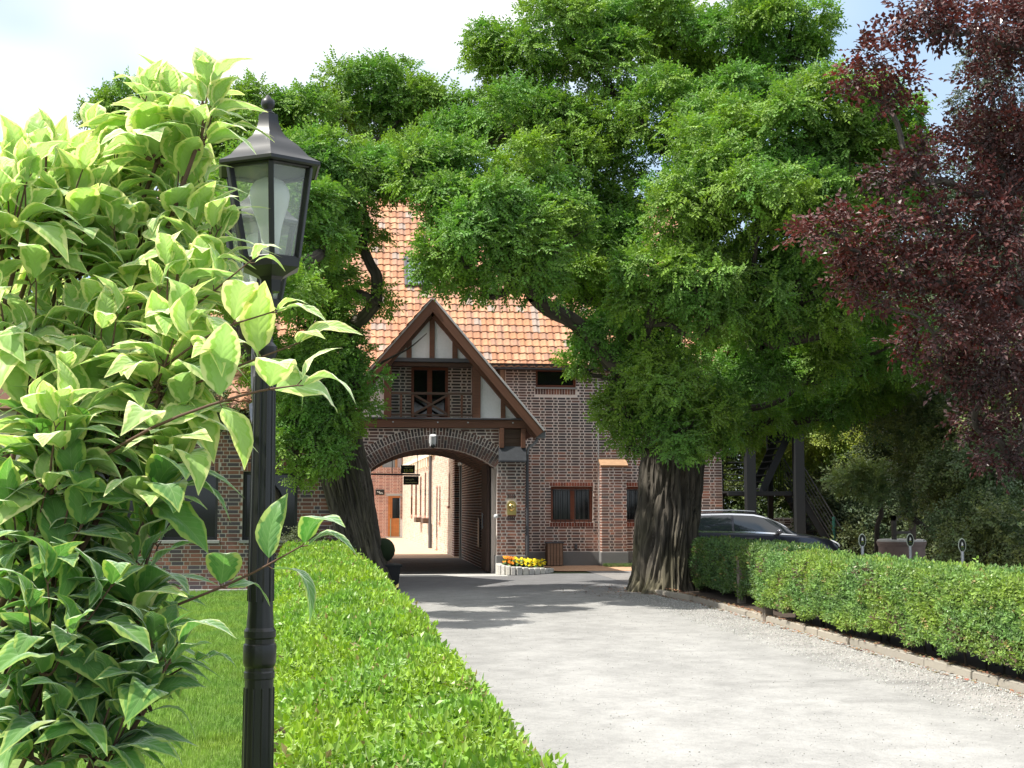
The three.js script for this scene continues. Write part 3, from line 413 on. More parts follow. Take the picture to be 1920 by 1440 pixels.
// main front to the right, behind the gateway
{
  const EY = 5.42, wins = [[5.25, 6.42, 1.18, 2.15], [7.3, 8.46, 1.18, 2.15], [4.84, 5.96, 4.86, 5.36]];
  const wall = part('wall', wallPlane(rectPts(4.0, 10.05, 0, EY), wins.map((w) => rectPts(...w)), MZ, 0.35), M.mortar, gate);
  let list = lay(V(0, 0, MZ), V(1, 0, 0), V(0, 0, 1), 4.02, 10.04, 0.39, EY - 0.02, { open: (v) => { const o = []; for (const [a, b, c, d] of wins) if (v > c - 0.13 && v < d + 0.12) o.push([a - (v < c || v > d ? 0.04 : 0), b + (v < c || v > d ? 0.04 : 0)]); if (v < 2.72) o.push([6.6, 7.29]); if (v > 4.62 && v < 4.86) o.push([4.8, 6.0]); return o; }, pal: (u, v) => (v > 3.1 && u < 6.8 ? (rnd() < 0.8 ? PAL.grey : PAL.main) : rnd() < 0.3 ? PAL.warm : PAL.main) });
  for (const [a, b, c, d] of wins.slice(0, 2)) list.push(...soldier(a - 0.03, b + 0.03, d + 0.005, d + 0.115, MZ, PAL.red), ...soldier(a - 0.03, b + 0.03, c - 0.125, c - 0.005, MZ, PAL.red));
  list.push(...soldier(4.82, 5.98, 4.66, 4.84, MZ, PAL.warm, 0.058, 0.075));
  bricks(list, wall, 0, () => 0);
  const pil = part('pilaster', [box(6.6, 7.29, 0.37, 2.72, MZ, MZ + 0.3)], M.mortar, gate);
  bricks([...lay(V(0, 0, MZ + 0.3), V(1, 0, 0), V(0, 0, 1), 6.6, 7.29, 0.39, 2.72, { pal: () => (rnd() < 0.5 ? PAL.warm : PAL.main) }), ...lay(V(6.6, 0, MZ), V(0, 0, 1), V(-1, 0, 0), 0.0, 0.3, 0.39, 2.72, { pal: () => PAL.warm })], pil, 0, () => 0);
  const cap = new THREE.BoxGeometry(0.76, 0.05, 0.42); cap.rotateX(0.5); cap.translate(6.945, 2.8, MZ + 0.17); part('pilaster_cap', cap, mat(0.42, 0.25, 0.14, 0.8, { map: T.mottle }), gate);
  part('plinth', [rbox(4.0, 6.59, 0, 0.38, MZ - 0.1, MZ + 0.025, 0.008), rbox(6.57, 7.32, 0, 0.38, MZ, MZ + 0.33, 0.008), rbox(7.31, 10.07, 0, 0.38, MZ - 0.1, MZ + 0.025, 0.008)], M.plinth, gate);
  part('expansion_joint', box(6.565, 6.59, 0.4, EY - 0.4, MZ + 0.003, MZ + 0.014), mat(0.6, 0.6, 0.58, 0.8), gate);
  // barred windows
  wins.slice(0, 2).forEach(([a, b, c, d]) => {
    const z = MZ - 0.16, f = 0.075, mid = (a + b) / 2 + 0.04;
    const fr = part('window', [rbox(a, a + f, c, d, z - 0.06, z + 0.03), rbox(b - f, b, c, d, z - 0.06, z + 0.03), rbox(a + f, b - f, d - f, d, z - 0.06, z + 0.03), rbox(a + f, b - f, c, c + f, z - 0.06, z + 0.03), rbox(mid - 0.07, mid + 0.07, c + f, d - f, z - 0.06, z + 0.035)], M.redFrame, gate);
    part('pane', box(a + f, mid - 0.07, c + f, d - f, z - 0.02, z - 0.01), M.glass, fr); part('pane', box(mid + 0.07, b - f, c + f, d - f, z - 0.02, z - 0.01), M.glass, fr);
    for (let k = 1; k < 9; k++) { const x = a + (b - a) * k / 9; part('window_bar', rod(V(x, c - 0.02, MZ + 0.03), V(x, d - 0.06, MZ + 0.03), 0.009, 0.009, 6), M.black, fr); }
    part('window_bar', [rod(V(a, c + 0.06, MZ + 0.03), V(b, c + 0.06, MZ + 0.03), 0.009, 0.009, 6), rod(V(a, d - 0.1, MZ + 0.03), V(b, d - 0.1, MZ + 0.03), 0.009, 0.009, 6)], M.black, fr);
    part('blind', box(a + f + 0.05, mid - 0.09, c + f, d - f, z - 0.3, z - 0.29), mat(0.16, 0.17, 0.17, 0.9), fr);
  });
  { const [a, b, c, d] = wins[2], z = MZ - 0.1; const fr = part('window', [rbox(a, a + 0.06, c, d, z - 0.06, z + 0.03), rbox(b - 0.06, b, c, d, z - 0.06, z + 0.03), rbox(a + 0.06, b - 0.06, c, c + 0.07, z - 0.06, z + 0.03), rbox(a + 0.06, b - 0.06, d - 0.05, d, z - 0.06, z + 0.03)], M.redFrame, gate); part('pane', box(a + 0.06, b - 0.06, c + 0.07, d - 0.05, z - 0.02, z - 0.01), M.glass, fr); part('sill', rbox(a - 0.03, b + 0.03, c - 0.05, c, MZ - 0.1, MZ + 0.05), M.stone, fr); }
  part('outlet', [rbox(5.9, 5.97, 0.45, 0.6, MZ, MZ + 0.05)], M.zincDark, gate);
  part('back_wall', [box(-6, 0.3, 0, EY, -42.1, -41.8), box(3.4, 10.05, 0, EY, -42.1, -41.8), box(0.3, 3.4, 3.5, EY, -42.1, -41.8)], M.mortar, gate);
  part('end_wall', [box(9.75, 10.05, 0, EY, -41.8, MZ - 0.35), wallPlane([[9.75, 0], [10.05, 0], [10.05, 1], [9.75, 1]], [], -41, 0.02)], M.mortar, gate);
  part('inner_wall', [box(3.9, 4.0, 0, 3.46, MZ, GZ - 0.45), box(3.9, 4.0, 0, EY, -41.8, MZ - 0.35), box(-0.8, -0.7, 3.5, EY, MZ, GZ - 0.45), box(-6, -0.8, 0, EY, MZ - 0.35, MZ), box(-0.8, 4.0, 3.5, 3.56, -41.8, GZ - 0.7)], M.mortar, gate);
  // roof
  const ang = 52 * Math.PI / 180, S = V(0, Math.sin(ang), -Math.cos(ang)), x0 = -6, W = 16.3, eave = V(x0, EY - 0.02, MZ + 0.22), Ls = 7.05, N = V(0, Math.cos(ang), Math.sin(ang));
  const rg = metric(new THREE.BoxGeometry(W, 0.06, Ls)); rg.applyMatrix4(new THREE.Matrix4().makeBasis(V(1, 0, 0), N, S.clone().negate()).setPosition(eave.clone().add(V(W / 2, 0, 0)).addScaledVector(S, Ls / 2).addScaledVector(N, -0.05)));
  const roof = part('roof', rg, M.underlay, gate);
  const valley = (u, v) => { const x = x0 + u, y = eave.y + S.y * v; return Math.abs(x - 1.76) < (6.5 - y) * 0.83; };
  const sky = (u, v) => { const x = x0 + u; return x > 1.28 && x < 2.1 && v > 3.05 && v < 4.3; };
  setTiles(tiles(eave, V(1, 0, 0), S, W, Ls, (u, v) => valley(u, v) || sky(u, v)), roof, 290, (e) => (e.pos.x > 2.4 && e.pos.x < 6.4 && e.pos.y < 9 ? 10 - e.pos.y + 0.001 * e.pos.x : 0));
  const top = eave.clone().addScaledVector(S, Ls), S2 = V(0, -Math.sin(ang), -Math.cos(ang));
  const bg = metric(new THREE.BoxGeometry(W, 0.06, Ls)); const N2 = V(0, Math.cos(ang), -Math.sin(ang)); bg.applyMatrix4(new THREE.Matrix4().makeBasis(V(1, 0, 0), N2, V(1, 0, 0).cross(N2)).setPosition(top.clone().add(V(W / 2, 0, 0)).addScaledVector(S2, Ls / 2).addScaledVector(N2, -0.05)));
  part('back_roof', bg, mat(0.5, 0.24, 0.14, 0.85, { map: T.mottle }), gate);
  part('ridge_tiles', rod(top.clone().add(V(0, 0.02, 0)), top.clone().add(V(W, 0.02, 0)), 0.12, 0.12, 10), mat(0.5, 0.24, 0.14, 0.8, { map: T.mottle }), gate);
  const gable = (x) => wallPlane([[-(MZ - 0.35), EY], [41.8, EY], [38.5, 10.5]].map(([q, y]) => [q, y]), [], 0, 0.3).rotateY(Math.PI / 2).translate(x, 0, 0);
  part('gable_end', gable(10.05), M.mortar, gate);
  // gutter and downpipes
  const gut = new THREE.CylinderGeometry(0.075, 0.075, 7.6, 12, 1, true, -Math.PI / 2, Math.PI); gut.rotateZ(Math.PI / 2); gut.rotateX(Math.PI * 1.0); gut.translate(6.55, EY - 0.02, MZ + 0.33);
  part('gutter', [gut, box(2.8, 10.3, EY - 0.1, EY - 0.02, MZ + 0.02, MZ + 0.25)], mat(0.09, 0.09, 0.095, 0.55, { metalness: 0.3, side: THREE.DoubleSide }), gate);
  part('hopper', [rbox(4.26, 4.5, 3.24, 3.42, GZ - 0.3, GZ + 0.05, 0.02), tube(curve([V(4.34, 3.3, GZ - 0.05), V(4.25, 3.12, GZ - 0.02), V(4.09, 3.0, GZ - 0.02), V(4.06, 2.8, GZ - 0.02)], 10), Array(11).fill(0.035), 8)], M.zinc, gate);
  part('downpipe', [rod(V(4.06, 0.9, GZ - 0.02), V(4.06, 2.85, GZ - 0.02), 0.04, 0.04, 10), rod(V(4.06, 0.02, GZ - 0.02), V(4.06, 0.92, GZ - 0.02), 0.05, 0.05, 10)], M.zincDark, gate);
  // roof window
  const at = (x, v, n) => V(x, eave.y, eave.z).addScaledVector(S, v).addScaledVector(N, n);
  const fr = (xa, xb, va, vb, n, h) => { const g = metric(new RoundedBoxGeometry(xb - xa, h, vb - va, 1, 0.01)); g.applyMatrix4(new THREE.Matrix4().makeBasis(V(1, 0, 0), N, S.clone().negate()).setPosition(at((xa + xb) / 2, (va + vb) / 2, n))); return g; };
  const sw = part('roof_window', [fr(1.3, 1.38, 3.1, 4.24, 0.05, 0.13), fr(2.0, 2.08, 3.1, 4.24, 0.05, 0.13), fr(1.38, 2.0, 4.14, 4.24, 0.05, 0.14), fr(1.38, 2.0, 3.1, 3.18, 0.05, 0.12), fr(1.24, 2.14, 4.25, 4.42, 0.02, 0.06)], M.zincDark, gate);
  part('pane', fr(1.38, 2.0, 3.18, 4.14, 0.07, 0.02), mat(0.3, 0.34, 0.4, 0.06, { metalness: 0.85 }), sw);
}

// ---------- left brick wing ----------
reseed(21);
const wing = thing('brick_wing', 'red brown brick wing with two tall dark windows beside the lawn at left', 'building', [-4, 0, -26]);
{
  const z = -24.9, wins = [[-3.66, -2.61, 0.97, 2.27], [-2.15, -1.12, 0.97, 2.27], [-5.2, -4.15, 0.97, 2.27]];
  const wall = part('wall', wallPlane(rectPts(-10, -0.35, 0, 3.5), wins.map((w) => rectPts(...w)), z, 0.35), M.mortarWing, wing);
  const list = lay(V(0, 0, z), V(1, 0, 0), V(0, 0, 1), -6.2, -0.36, 0.05, 3.48, { ch: 0.0745, j: 0.015, pal: () => PAL.wing, open: (v) => { const o = []; for (const [a, b, c, d] of wins) if (v > c - 0.06 && v < d + 0.24) o.push([a - (v > d ? 0.02 : 0), b + (v > d ? 0.02 : 0)]); return o; } });
  for (const [a, b, c, d] of wins) {
    list.push(...(() => { const o = []; for (let x = a; x < b - 0.03; x += 0.075) { const k = Math.round((x - a) / 0.075) % 2, cut = k ? d + 0.16 : d + 0.09; for (const [p, q] of [[d + 0.004, cut], [cut + 0.01, d + 0.235]]) { const cc = pick(PAL.wing); o.push({ m: new THREE.Matrix4().makeScale(0.062, q - p, 0.03).setPosition(x + 0.0375, (p + q) / 2, z - 0.006), c: cc, base: cc, pos: V(x, d, z) }); } } return o; })());
    const f = 0.06, zz = z - 0.14, fr = part('window', [rbox(a, a + f, c, d, zz - 0.06, zz + 0.02), rbox(b - f, b, c, d, zz - 0.06, zz + 0.02), rbox(a + f, b - f, d - f, d, zz - 0.06, zz + 0.02), rbox(a + f, b - f, c, c + f, zz - 0.06, zz + 0.02)], M.black, wing);
    part('pane', box(a + f, b - f, c + f, d - f, zz - 0.03, zz - 0.02), M.glass, fr); part('sill', rbox(a - 0.05, b + 0.05, c - 0.06, c, z - 0.12, z + 0.05), M.stone, fr);
  }
  bricks(list, wall, 290, (e) => (e.pos.x > -3.4 && e.pos.x < -0.6 && e.pos.y < 3.2 ? 10 - Math.abs(e.pos.x + 1.9) - Math.abs(e.pos.y - 1.5) * 0.4 : 0));
  part('end_wall', box(-0.65, -0.35, 0, 3.5, -29.5, z - 0.35), M.mortarWing, wing); part('back_wall', box(-10, -0.35, 0, 3.5, -29.8, -29.5), M.mortarWing, wing); part('end_wall', box(-10, -9.7, 0, 3.5, -29.5, z - 0.35), M.mortarWing, wing);
  const ang = 42 * Math.PI / 180, S = V(0, Math.sin(ang), -Math.cos(ang)), N = V(0, Math.cos(ang), Math.sin(ang)), e = V(-10.2, 3.44, z + 0.2), L = 3.5;
  const rg = metric(new THREE.BoxGeometry(10, 0.06, L)); rg.applyMatrix4(new THREE.Matrix4().makeBasis(V(1, 0, 0), N, S.clone().negate()).setPosition(e.clone().add(V(5, 0, 0)).addScaledVector(S, L / 2).addScaledVector(N, -0.05)));
  setTiles(tiles(e.clone().add(V(4.5, 0, 0)), V(1, 0, 0), S, 5.5, L), part('roof', rg, M.underlay, wing), 0, () => 0);
  const top = e.clone().addScaledVector(S, L), S2 = V(0, -S.y, S.z), N2 = V(0, N.y, -N.z); const bg = metric(new THREE.BoxGeometry(10, 0.06, L)); bg.applyMatrix4(new THREE.Matrix4().makeBasis(V(1, 0, 0), N2, V(1, 0, 0).cross(N2)).setPosition(top.clone().add(V(5, 0, 0)).addScaledVector(S2, L / 2).addScaledVector(N2, -0.05)));
  part('back_roof', bg, mat(0.5, 0.24, 0.14, 0.85, { map: T.mottle }), wing);
  part('gable_end', new THREE.ExtrudeGeometry(new THREE.Shape([[25.0, 3.4], [29.7, 3.4], [27.3, 5.7]].map((p) => new THREE.Vector2(...p))), { depth: 0.2, bevelEnabled: false }).rotateY(Math.PI / 2).translate(-0.56, 0, 0), M.mortarWing, wing);
}

// ---------- courtyard buildings seen through the gateway ----------
reseed(31);
{
  const b = thing('courtyard_range', 'pale sunlit brick range along the right of the courtyard behind the gateway', 'building', [4, 0, -52]);
  const O = V(3.13, 0, -41.9), U = V(2.36 - 3.13, 0, -66.4 + 41.9).normalize(), N = V(U.z, 0, -U.x), Lw = 24.5; if (N.x > 0) N.negate();
  const wg = metric(new THREE.BoxGeometry(Lw, 5, 0.4)); wg.applyMatrix4(new THREE.Matrix4().makeBasis(U, UP, U.clone().cross(UP)).setPosition(O.clone().addScaledVector(U, Lw / 2).addScaledVector(UP, 2.5).addScaledVector(N, -0.2)));
  const wall = part('wall', wg, mat(0.66, 0.58, 0.48, 0.95, { map: T.plaster }), b);
  const slits = [[1.0, 1.35, 1.62, 2.75], [4.2, 4.6, 1.05, 2.35], [5.3, 5.75, 0.05, 2.35], [8.6, 9.2, 1.2, 3.0], [10.3, 11.0, 1.2, 3.0], [12.6, 13.4, 1.2, 2.9], [15, 16, 1.2, 2.9], [17.6, 18.6, 1.2, 2.9]];
  bricks(lay(O, U, N, 0, Lw, 0.02, 5, { pal: () => PAL.pale, open: (v) => slits.filter((s) => v > s[2] && v < s[3]).map((s) => [s[0], s[1]]) }), wall, 0, () => 0);
  const at = (u, y, n) => O.clone().addScaledVector(U, u).addScaledVector(UP, y).addScaledVector(N, n);
  const slab = (u0, u1, y0, y1, n0, n1) => { const g = metric(new THREE.BoxGeometry(u1 - u0, y1 - y0, n1 - n0)); g.applyMatrix4(new THREE.Matrix4().makeBasis(U, UP, U.clone().cross(UP)).setPosition(at((u0 + u1) / 2, (y0 + y1) / 2, (n0 + n1) / 2))); return g; };
  slits.forEach((s, i) => { const w = part('window', slab(s[0], s[1], s[2], s[3], -0.1, 0.004), i === 2 ? mat(0.3, 0.05, 0.04, 0.5) : M.redFrame, b); part('pane', slab(s[0] + 0.06, s[1] - 0.06, s[2] + 0.06, s[3] - 0.06, 0.004, 0.012), M.glass, w); part('sill', slab(s[0] - 0.05, s[1] + 0.05, s[2] - 0.07, s[2], 0, 0.07), mat(0.5, 0.3, 0.24, 0.9), w); });
  part('cornice', slab(6.5, Lw, 3.55, 3.7, 0, 0.12), mat(0.7, 0.62, 0.5, 0.9), b);
  for (let k = 0; k < 14; k++) part('corbel', slab(9 + k * 1.05, 9.4 + k * 1.05, 3.2, 3.55, 0, 0.1), mat(0.7, 0.62, 0.5, 0.9), b);
  part('downpipe', [rod(at(7.4, 0.9, 0.09), at(7.4, 4.2, 0.09), 0.055), rod(at(7.4, 0.02, 0.09), at(7.4, 0.95, 0.09), 0.07)], M.zincDark, b);
  part('roof', slab(-0.2, Lw + 0.2, 5, 5.2, -3, 0.3), mat(0.5, 0.24, 0.14, 0.85), b);
  const rg = (u, label, c1, sd) => { // flower boxes on the sills
    reseed(sd); const t = thing('flower_box', label, 'flower box', at(u, 1.05, 0.16).toArray(), Math.atan2(-U.z, U.x), 'flower boxes on the courtyard wall');
    local('trough', [rbox(-0.55, 0.55, -0.1, 0.1, -0.12, 0.12)], M.timberDark, t);
    const lf = [], fl = []; for (let k = 0; k < 500; k++) { const p = V(rr(-0.65, 0.65), rr(-0.55, 0.35) , rr(-0.2, 0.22)); if (p.y < -0.05) p.z = rr(0.1, 0.25) ; const m = new THREE.Matrix4().compose(p, new THREE.Quaternion().setFromUnitVectors(V(0, 0, 1), rvec()), V(1, 1, 1).multiplyScalar(rr(0.05, 0.1))); if (rnd() < 0.3 && p.y > -0.2) fl.push({ m, c: rnd() < 0.75 ? [0.8, 0.78, 0.76] : c1 }); else lf.push({ m, c: [0.12, 0.22, 0.03].map((x) => x * rr(0.7, 1.3)) }); }
    const leaf = new THREE.CircleGeometry(0.5, 5), mm = mat(1, 1, 1, 0.8, { side: THREE.DoubleSide }); copies('leaves', leaf, mm, lf, t); copies('flowers', leaf, mm, fl, t);
  };
  rg(8.9, 'trailing white and pink flower box nearer the drainpipe on the sunlit courtyard wall', [0.75, 0.25, 0.3], 301); rg(12.5, 'trailing white flower box farther along the sunlit courtyard wall', [0.75, 0.4, 0.3], 302);

  const e = thing('courtyard_end_building', 'pink red brick building with a wooden door closing the courtyard', 'building', [0, 0, -68]);
  const z = -66.5; const ew = part('wall', wallPlane(rectPts(-8, 6, 0, 6), [rectPts(1.62, 2.24, 0.02, 2.15), rectPts(0.2, 0.82, 0.25, 2.06), rectPts(1.2, 2.4, 3.62, 4.12)], z, 0.35), mat(0.62, 0.5, 0.42, 0.95, { map: T.plaster }), e);
  bricks(lay(V(0, 0, z), V(1, 0, 0), V(0, 0, 1), -2.5, 3.4, 0.02, 5.2, { pal: () => PAL.pink, open: (v) => [[1.62, 2.24, 0.02, 2.25], [0.2, 0.82, 0.25, 2.06], [1.2, 2.4, 3.62, 4.12]].filter((s) => v > s[2] && v < s[3]).map((s) => [s[0], s[1]]) }), ew, 0, () => 0);
  const dr = part('door', [rbox(1.62, 1.74, 0, 2.15, z - 0.1, z), rbox(1.78, 2.2, 0, 1.0, z - 0.1, z - 0.04), rbox(1.74, 2.24, 2.05, 2.15, z - 0.1, z), rbox(1.74, 1.84, 1.0, 2.05, z - 0.1, z - 0.03)], M.doorWood, e);
  for (let k = 0; k < 4; k++) part('plank', rbox(1.79 + k * 0.105, 1.885 + k * 0.105, 0.05, 0.98, z - 0.04, z - 0.025), M.doorWood, dr);
  part('pane', box(1.84, 2.22, 1.0, 2.05, z - 0.08, z - 0.07), M.glass, dr); part('lintel', rbox(1.5, 2.4, 2.15, 2.25, z - 0.05, z + 0.03), M.stone, e); part('doorstep', rbox(1.5, 2.4, 0, 0.06, z, z + 0.25), M.stone, e);
  const w1 = part('window', [rbox(0.2, 0.27, 0.25, 2.06, z - 0.1, z), rbox(0.75, 0.82, 0.25, 2.06, z - 0.1, z), rbox(0.27, 0.75, 1.98, 2.06, z - 0.1, z)], M.redFrame, e); part('pane', box(0.27, 0.75, 0.25, 1.98, z - 0.06, z - 0.05), M.glass, w1);
  const w2 = part('window', [rbox(1.2, 1.3, 3.62, 4.12, z - 0.1, z), rbox(1.95, 2.08, 3.62, 4.12, z - 0.1, z + 0.02), rbox(2.3, 2.4, 3.62, 4.12, z - 0.1, z)], mat(0.3, 0.16, 0.08, 0.6), e); part('pane', box(1.3, 1.95, 3.62, 4.12, z - 0.06, z - 0.05), mat(0.2, 0.23, 0.25, 0.1), w2); part('pane', box(2.08, 2.3, 3.62, 4.12, z - 0.06, z - 0.05), mat(0.35, 0.35, 0.4, 0.1), w2);
  part('pale_dado', rbox(2.26, 3.2, 0.02, 0.95, z + 0.01, z + 0.02, 0.003), mat(0.62, 0.58, 0.55, 0.9), e);
  part('roof', box(-8, 6, 6, 6.2, -70, z + 0.3), mat(0.5, 0.24, 0.14, 0.85), e);
}

// ---------- things by the gateway ----------
function signTex(w, h, draw) { const c = document.createElement('canvas'); c.width = w; c.height = h; draw(c.getContext('2d'), w, h); const t = new THREE.CanvasTexture(c); t.colorSpace = THREE.SRGBColorSpace; return t; }
function scrawl(g, x, y, w, h, n, s) { reseed(s); g.beginPath(); g.moveTo(x, y); for (let i = 1; i <= n; i++) { const px = x + w * i / n; g.bezierCurveTo(px - w / n * 0.9, y - h * rr(0.3, 1.2), px - w / n * 0.1, y + h * rr(0.1, 0.9), px, y - h * rr(-0.2, 0.5)); } g.stroke(); }
{
  const t = thing('hanging_sign', 'two small dark green boards lettered in yellow, hung one above the other in the archway', 'sign', [1.3, 2.05, -33]);
  part('bracket', [rod(V(0.3, 2.43, -33), V(1.62, 2.41, -33), 0.022), rod(V(0.3, 2.43, -33), V(0.3, 2.43, -32.9), 0.02), rod(V(0.9, 2.42, -33), V(0.9, 3.4, -33), 0.01), rod(V(1.55, 2.41, -33), V(1.55, 3.4, -33), 0.008)], mat(0.12, 0.12, 0.14, 0.5, { metalness: 0.5 }), t);
  const face = (name, x0, x1, y0, y1, draw) => { const b = part(name, rbox(x0, x1, y0, y1, -33.02, -32.98, 0.008), mat(0.02, 0.028, 0.014, 0.6), t); const g = new THREE.PlaneGeometry(x1 - x0 - 0.01, y1 - y0 - 0.01).translate((x0 + x1) / 2, (y0 + y1) / 2, -32.976); part('lettering', g, mat(1, 1, 1, 0.6, { map: signTex(256, 150, draw) }), b); };
  face('upper_board', 1.12, 1.48, 2.45, 2.66, (g, w, h) => { g.fillStyle = '#1c2412'; g.fillRect(0, 0, w, h); g.strokeStyle = '#c8d890'; g.lineWidth = 6; scrawl(g, 70, 46, 140, 26, 8, 1); g.fillStyle = '#dcea60'; g.font = 'bold 74px sans-serif'; g.textAlign = 'center'; g.fillText('12-18', 136, 126); });
  face('lower_board', 1.19, 1.58, 2.16, 2.38, (g, w, h) => { g.fillStyle = '#221f12'; g.fillRect(0, 0, w, h); g.strokeStyle = '#d0d08c'; g.lineWidth = 6; scrawl(g, 30, 66, 150, 34, 8, 2); g.lineWidth = 7; scrawl(g, 36, 116, 196, 22, 13, 3); });
  const d = thing('wall_sign', 'small black sign with white writing on the far courtyard wall above the dark window', 'sign', [1.2, 2.2, -66.45]);
  part('board', rbox(0.97, 1.42, 2.2, 2.48, -66.49, -66.45), M.black, d); part('lettering', new THREE.PlaneGeometry(0.4, 0.24).translate(1.195, 2.34, -66.445), mat(1, 1, 1, 0.6, { map: signTex(160, 96, (g, w, h) => { g.fillStyle = '#0c0e0c'; g.fillRect(0, 0, w, h); g.strokeStyle = '#dfe4e0'; g.lineWidth = 6; scrawl(g, 24, 46, 60, 34, 4, 4); scrawl(g, 70, 70, 66, 26, 4, 5); }) }), d);
}
{
  const c = thing('security_camera', 'white bullet camera mounted at the top of the gateway arch', 'camera', [1.78, 3.2, -30.45]);
  const body = new THREE.CylinderGeometry(0.075, 0.07, 0.26, 16).rotateX(0.35).translate(1.78, 3.16, -30.36), hood = new THREE.CylinderGeometry(0.085, 0.085, 0.2, 16, 1, true, 0, Math.PI * 2).rotateX(0.35).translate(1.78, 3.2, -30.37);
  part('camera_body', [body, hood], M.whiteMetal, c); part('lens', new THREE.SphereGeometry(0.055, 14, 10).translate(1.78, 3.03, -30.33), M.glass, c); part('mount', rbox(1.74, 1.82, 3.22, 3.3, -30.5, -30.38), M.whiteMetal, c);
}
{
  const l = thing('brass_wall_lamp', 'round shouldered brass wall lamp set between brick arches on the gate pillar', 'wall lamp', [3.68, 1.4, -30.45]);
  const s = new THREE.Shape(); s.moveTo(-0.1, 0); s.lineTo(0.1, 0); s.lineTo(0.1, 0.2); s.absarc(0, 0.22, 0.105, -0.1, Math.PI + 0.1, false); s.lineTo(-0.1, 0);
  part('back_plate', new THREE.ExtrudeGeometry(s, { depth: 0.02, bevelSize: 0.006, bevelThickness: 0.006, bevelSegments: 2 }).translate(3.68, 1.41, -30.49), mat(0.5, 0.4, 0.14, 0.35, { metalness: 0.8 }), l);
  part('shade', new THREE.SphereGeometry(0.085, 24, 12, 0, Math.PI * 2, 0, Math.PI / 2).rotateX(Math.PI / 2 - 0.25).scale(1, 1.15, 0.8).translate(3.68, 1.585, -30.465), M.brass, l);
}
{ // slatted litter bin
  const b = thing('litter_bin', 'small wooden slatted litter bin against the wall under the barred window', 'litter bin', [5.3, 0, -34.35]);
  for (let k = 0; k < 5; k++) part('slat', rbox(5.1 + k * 0.083, 5.172 + k * 0.083, 0.03, 0.62, -34.22, -34.195), mat(0.3, 0.19, 0.13, 0.8, { map: T.wood }), b);
  for (let k = 0; k < 4; k++) { part('slat', rbox(5.085, 5.11, 0.03, 0.62, -34.52 + k * 0.08, -34.45 + k * 0.08), M.timberDark, b); part('slat', rbox(5.5, 5.525, 0.03, 0.62, -34.52 + k * 0.08, -34.45 + k * 0.08), M.timberDark, b); }
  part('rim', [rbox(5.06, 5.55, 0.62, 0.66, -34.53, -34.18)], M.zincDark, b); part('liner', box(5.12, 5.49, 0.02, 0.61, -34.5, -34.23), M.dark, b);
}
{ // flower bed with a stone edge
  reseed(41); const f = thing('flower_bed', 'low stone edged bed of yellow and orange pansies at the foot of the gate pillar', 'flower bed', [4, 0, -30.2]);
  const edge = curve([V(3.36, 0, -30.44), V(3.42, 0, -30.12), V(3.72, 0, -30.0), V(4.15, 0, -30.2), V(4.55, 0, -30.7), V(4.75, 0, -31.3)], 15);
  edge.slice(0, -1).forEach((p, i) => { const q = edge[i + 1], d = q.clone().sub(p), L = d.length(), h = lerp(0.26, 0.1, i / 14) * rr(0.95, 1.05); const g = new RoundedBoxGeometry(L * 0.94, h, 0.14, 1, 0.02); g.rotateY(Math.atan2(-d.z, d.x)); g.translate((p.x + q.x) / 2, h / 2, (p.z + q.z) / 2); part('stone', metric(g), [M.granite, mat(0.7, 0.67, 0.6, 0.9, { map: T.mottle }), mat(0.6, 0.58, 0.55, 0.9, { map: T.mottle })][i % 3], f); });
  const sh = new THREE.Shape([[3.4, 30.42], ...edge.map((p) => [p.x, -p.z]), [4.05, 31.4], [4.05, 30.46]].map(([x, z]) => new THREE.Vector2(x, z))); const sg = new THREE.ExtrudeGeometry(sh, { depth: 0.12, bevelEnabled: false }); sg.rotateX(-Math.PI / 2); part('soil', metric(sg), M.soil, f);
  const lf = [], fl = [], disc = new THREE.CircleGeometry(1, 6);
  for (let k = 0; k < 420; k++) { const t = rnd(), e = edge[Math.floor(1 + t * 13)], s = rr(0.12, 0.62), p = V(lerp(e.x, 3.95, s), 0, lerp(e.z, -30.8, s)); const yb = lerp(0.24, 0.12, t); p.y = yb + rr(0, 0.16); if (p.x > 4.62) continue; const dir = V(rr(-0.6, 0.6), rr(0.2, 1), rr(0.1, 1)).normalize(), m = new THREE.Matrix4().compose(p, new THREE.Quaternion().setFromUnitVectors(V(0, 0, 1), dir), V(1, 1, 1).multiplyScalar(rr(0.022, 0.04))); if (k % 3) { p.y += 0.05; m.setPosition(p); fl.push({ m, c: p.x < 3.72 ? [0.75, 0.2 + rnd() * 0.1, 0.01] : [0.85, 0.6 + rnd() * 0.1, 0.01] }); } else lf.push({ m, c: [0.07, 0.14, 0.03] }); }
  const dm = mat(1, 1, 1, 0.8, { side: THREE.DoubleSide }); copies('leaves', disc, dm, lf, f); copies('flowers', disc, dm, fl, f);
}
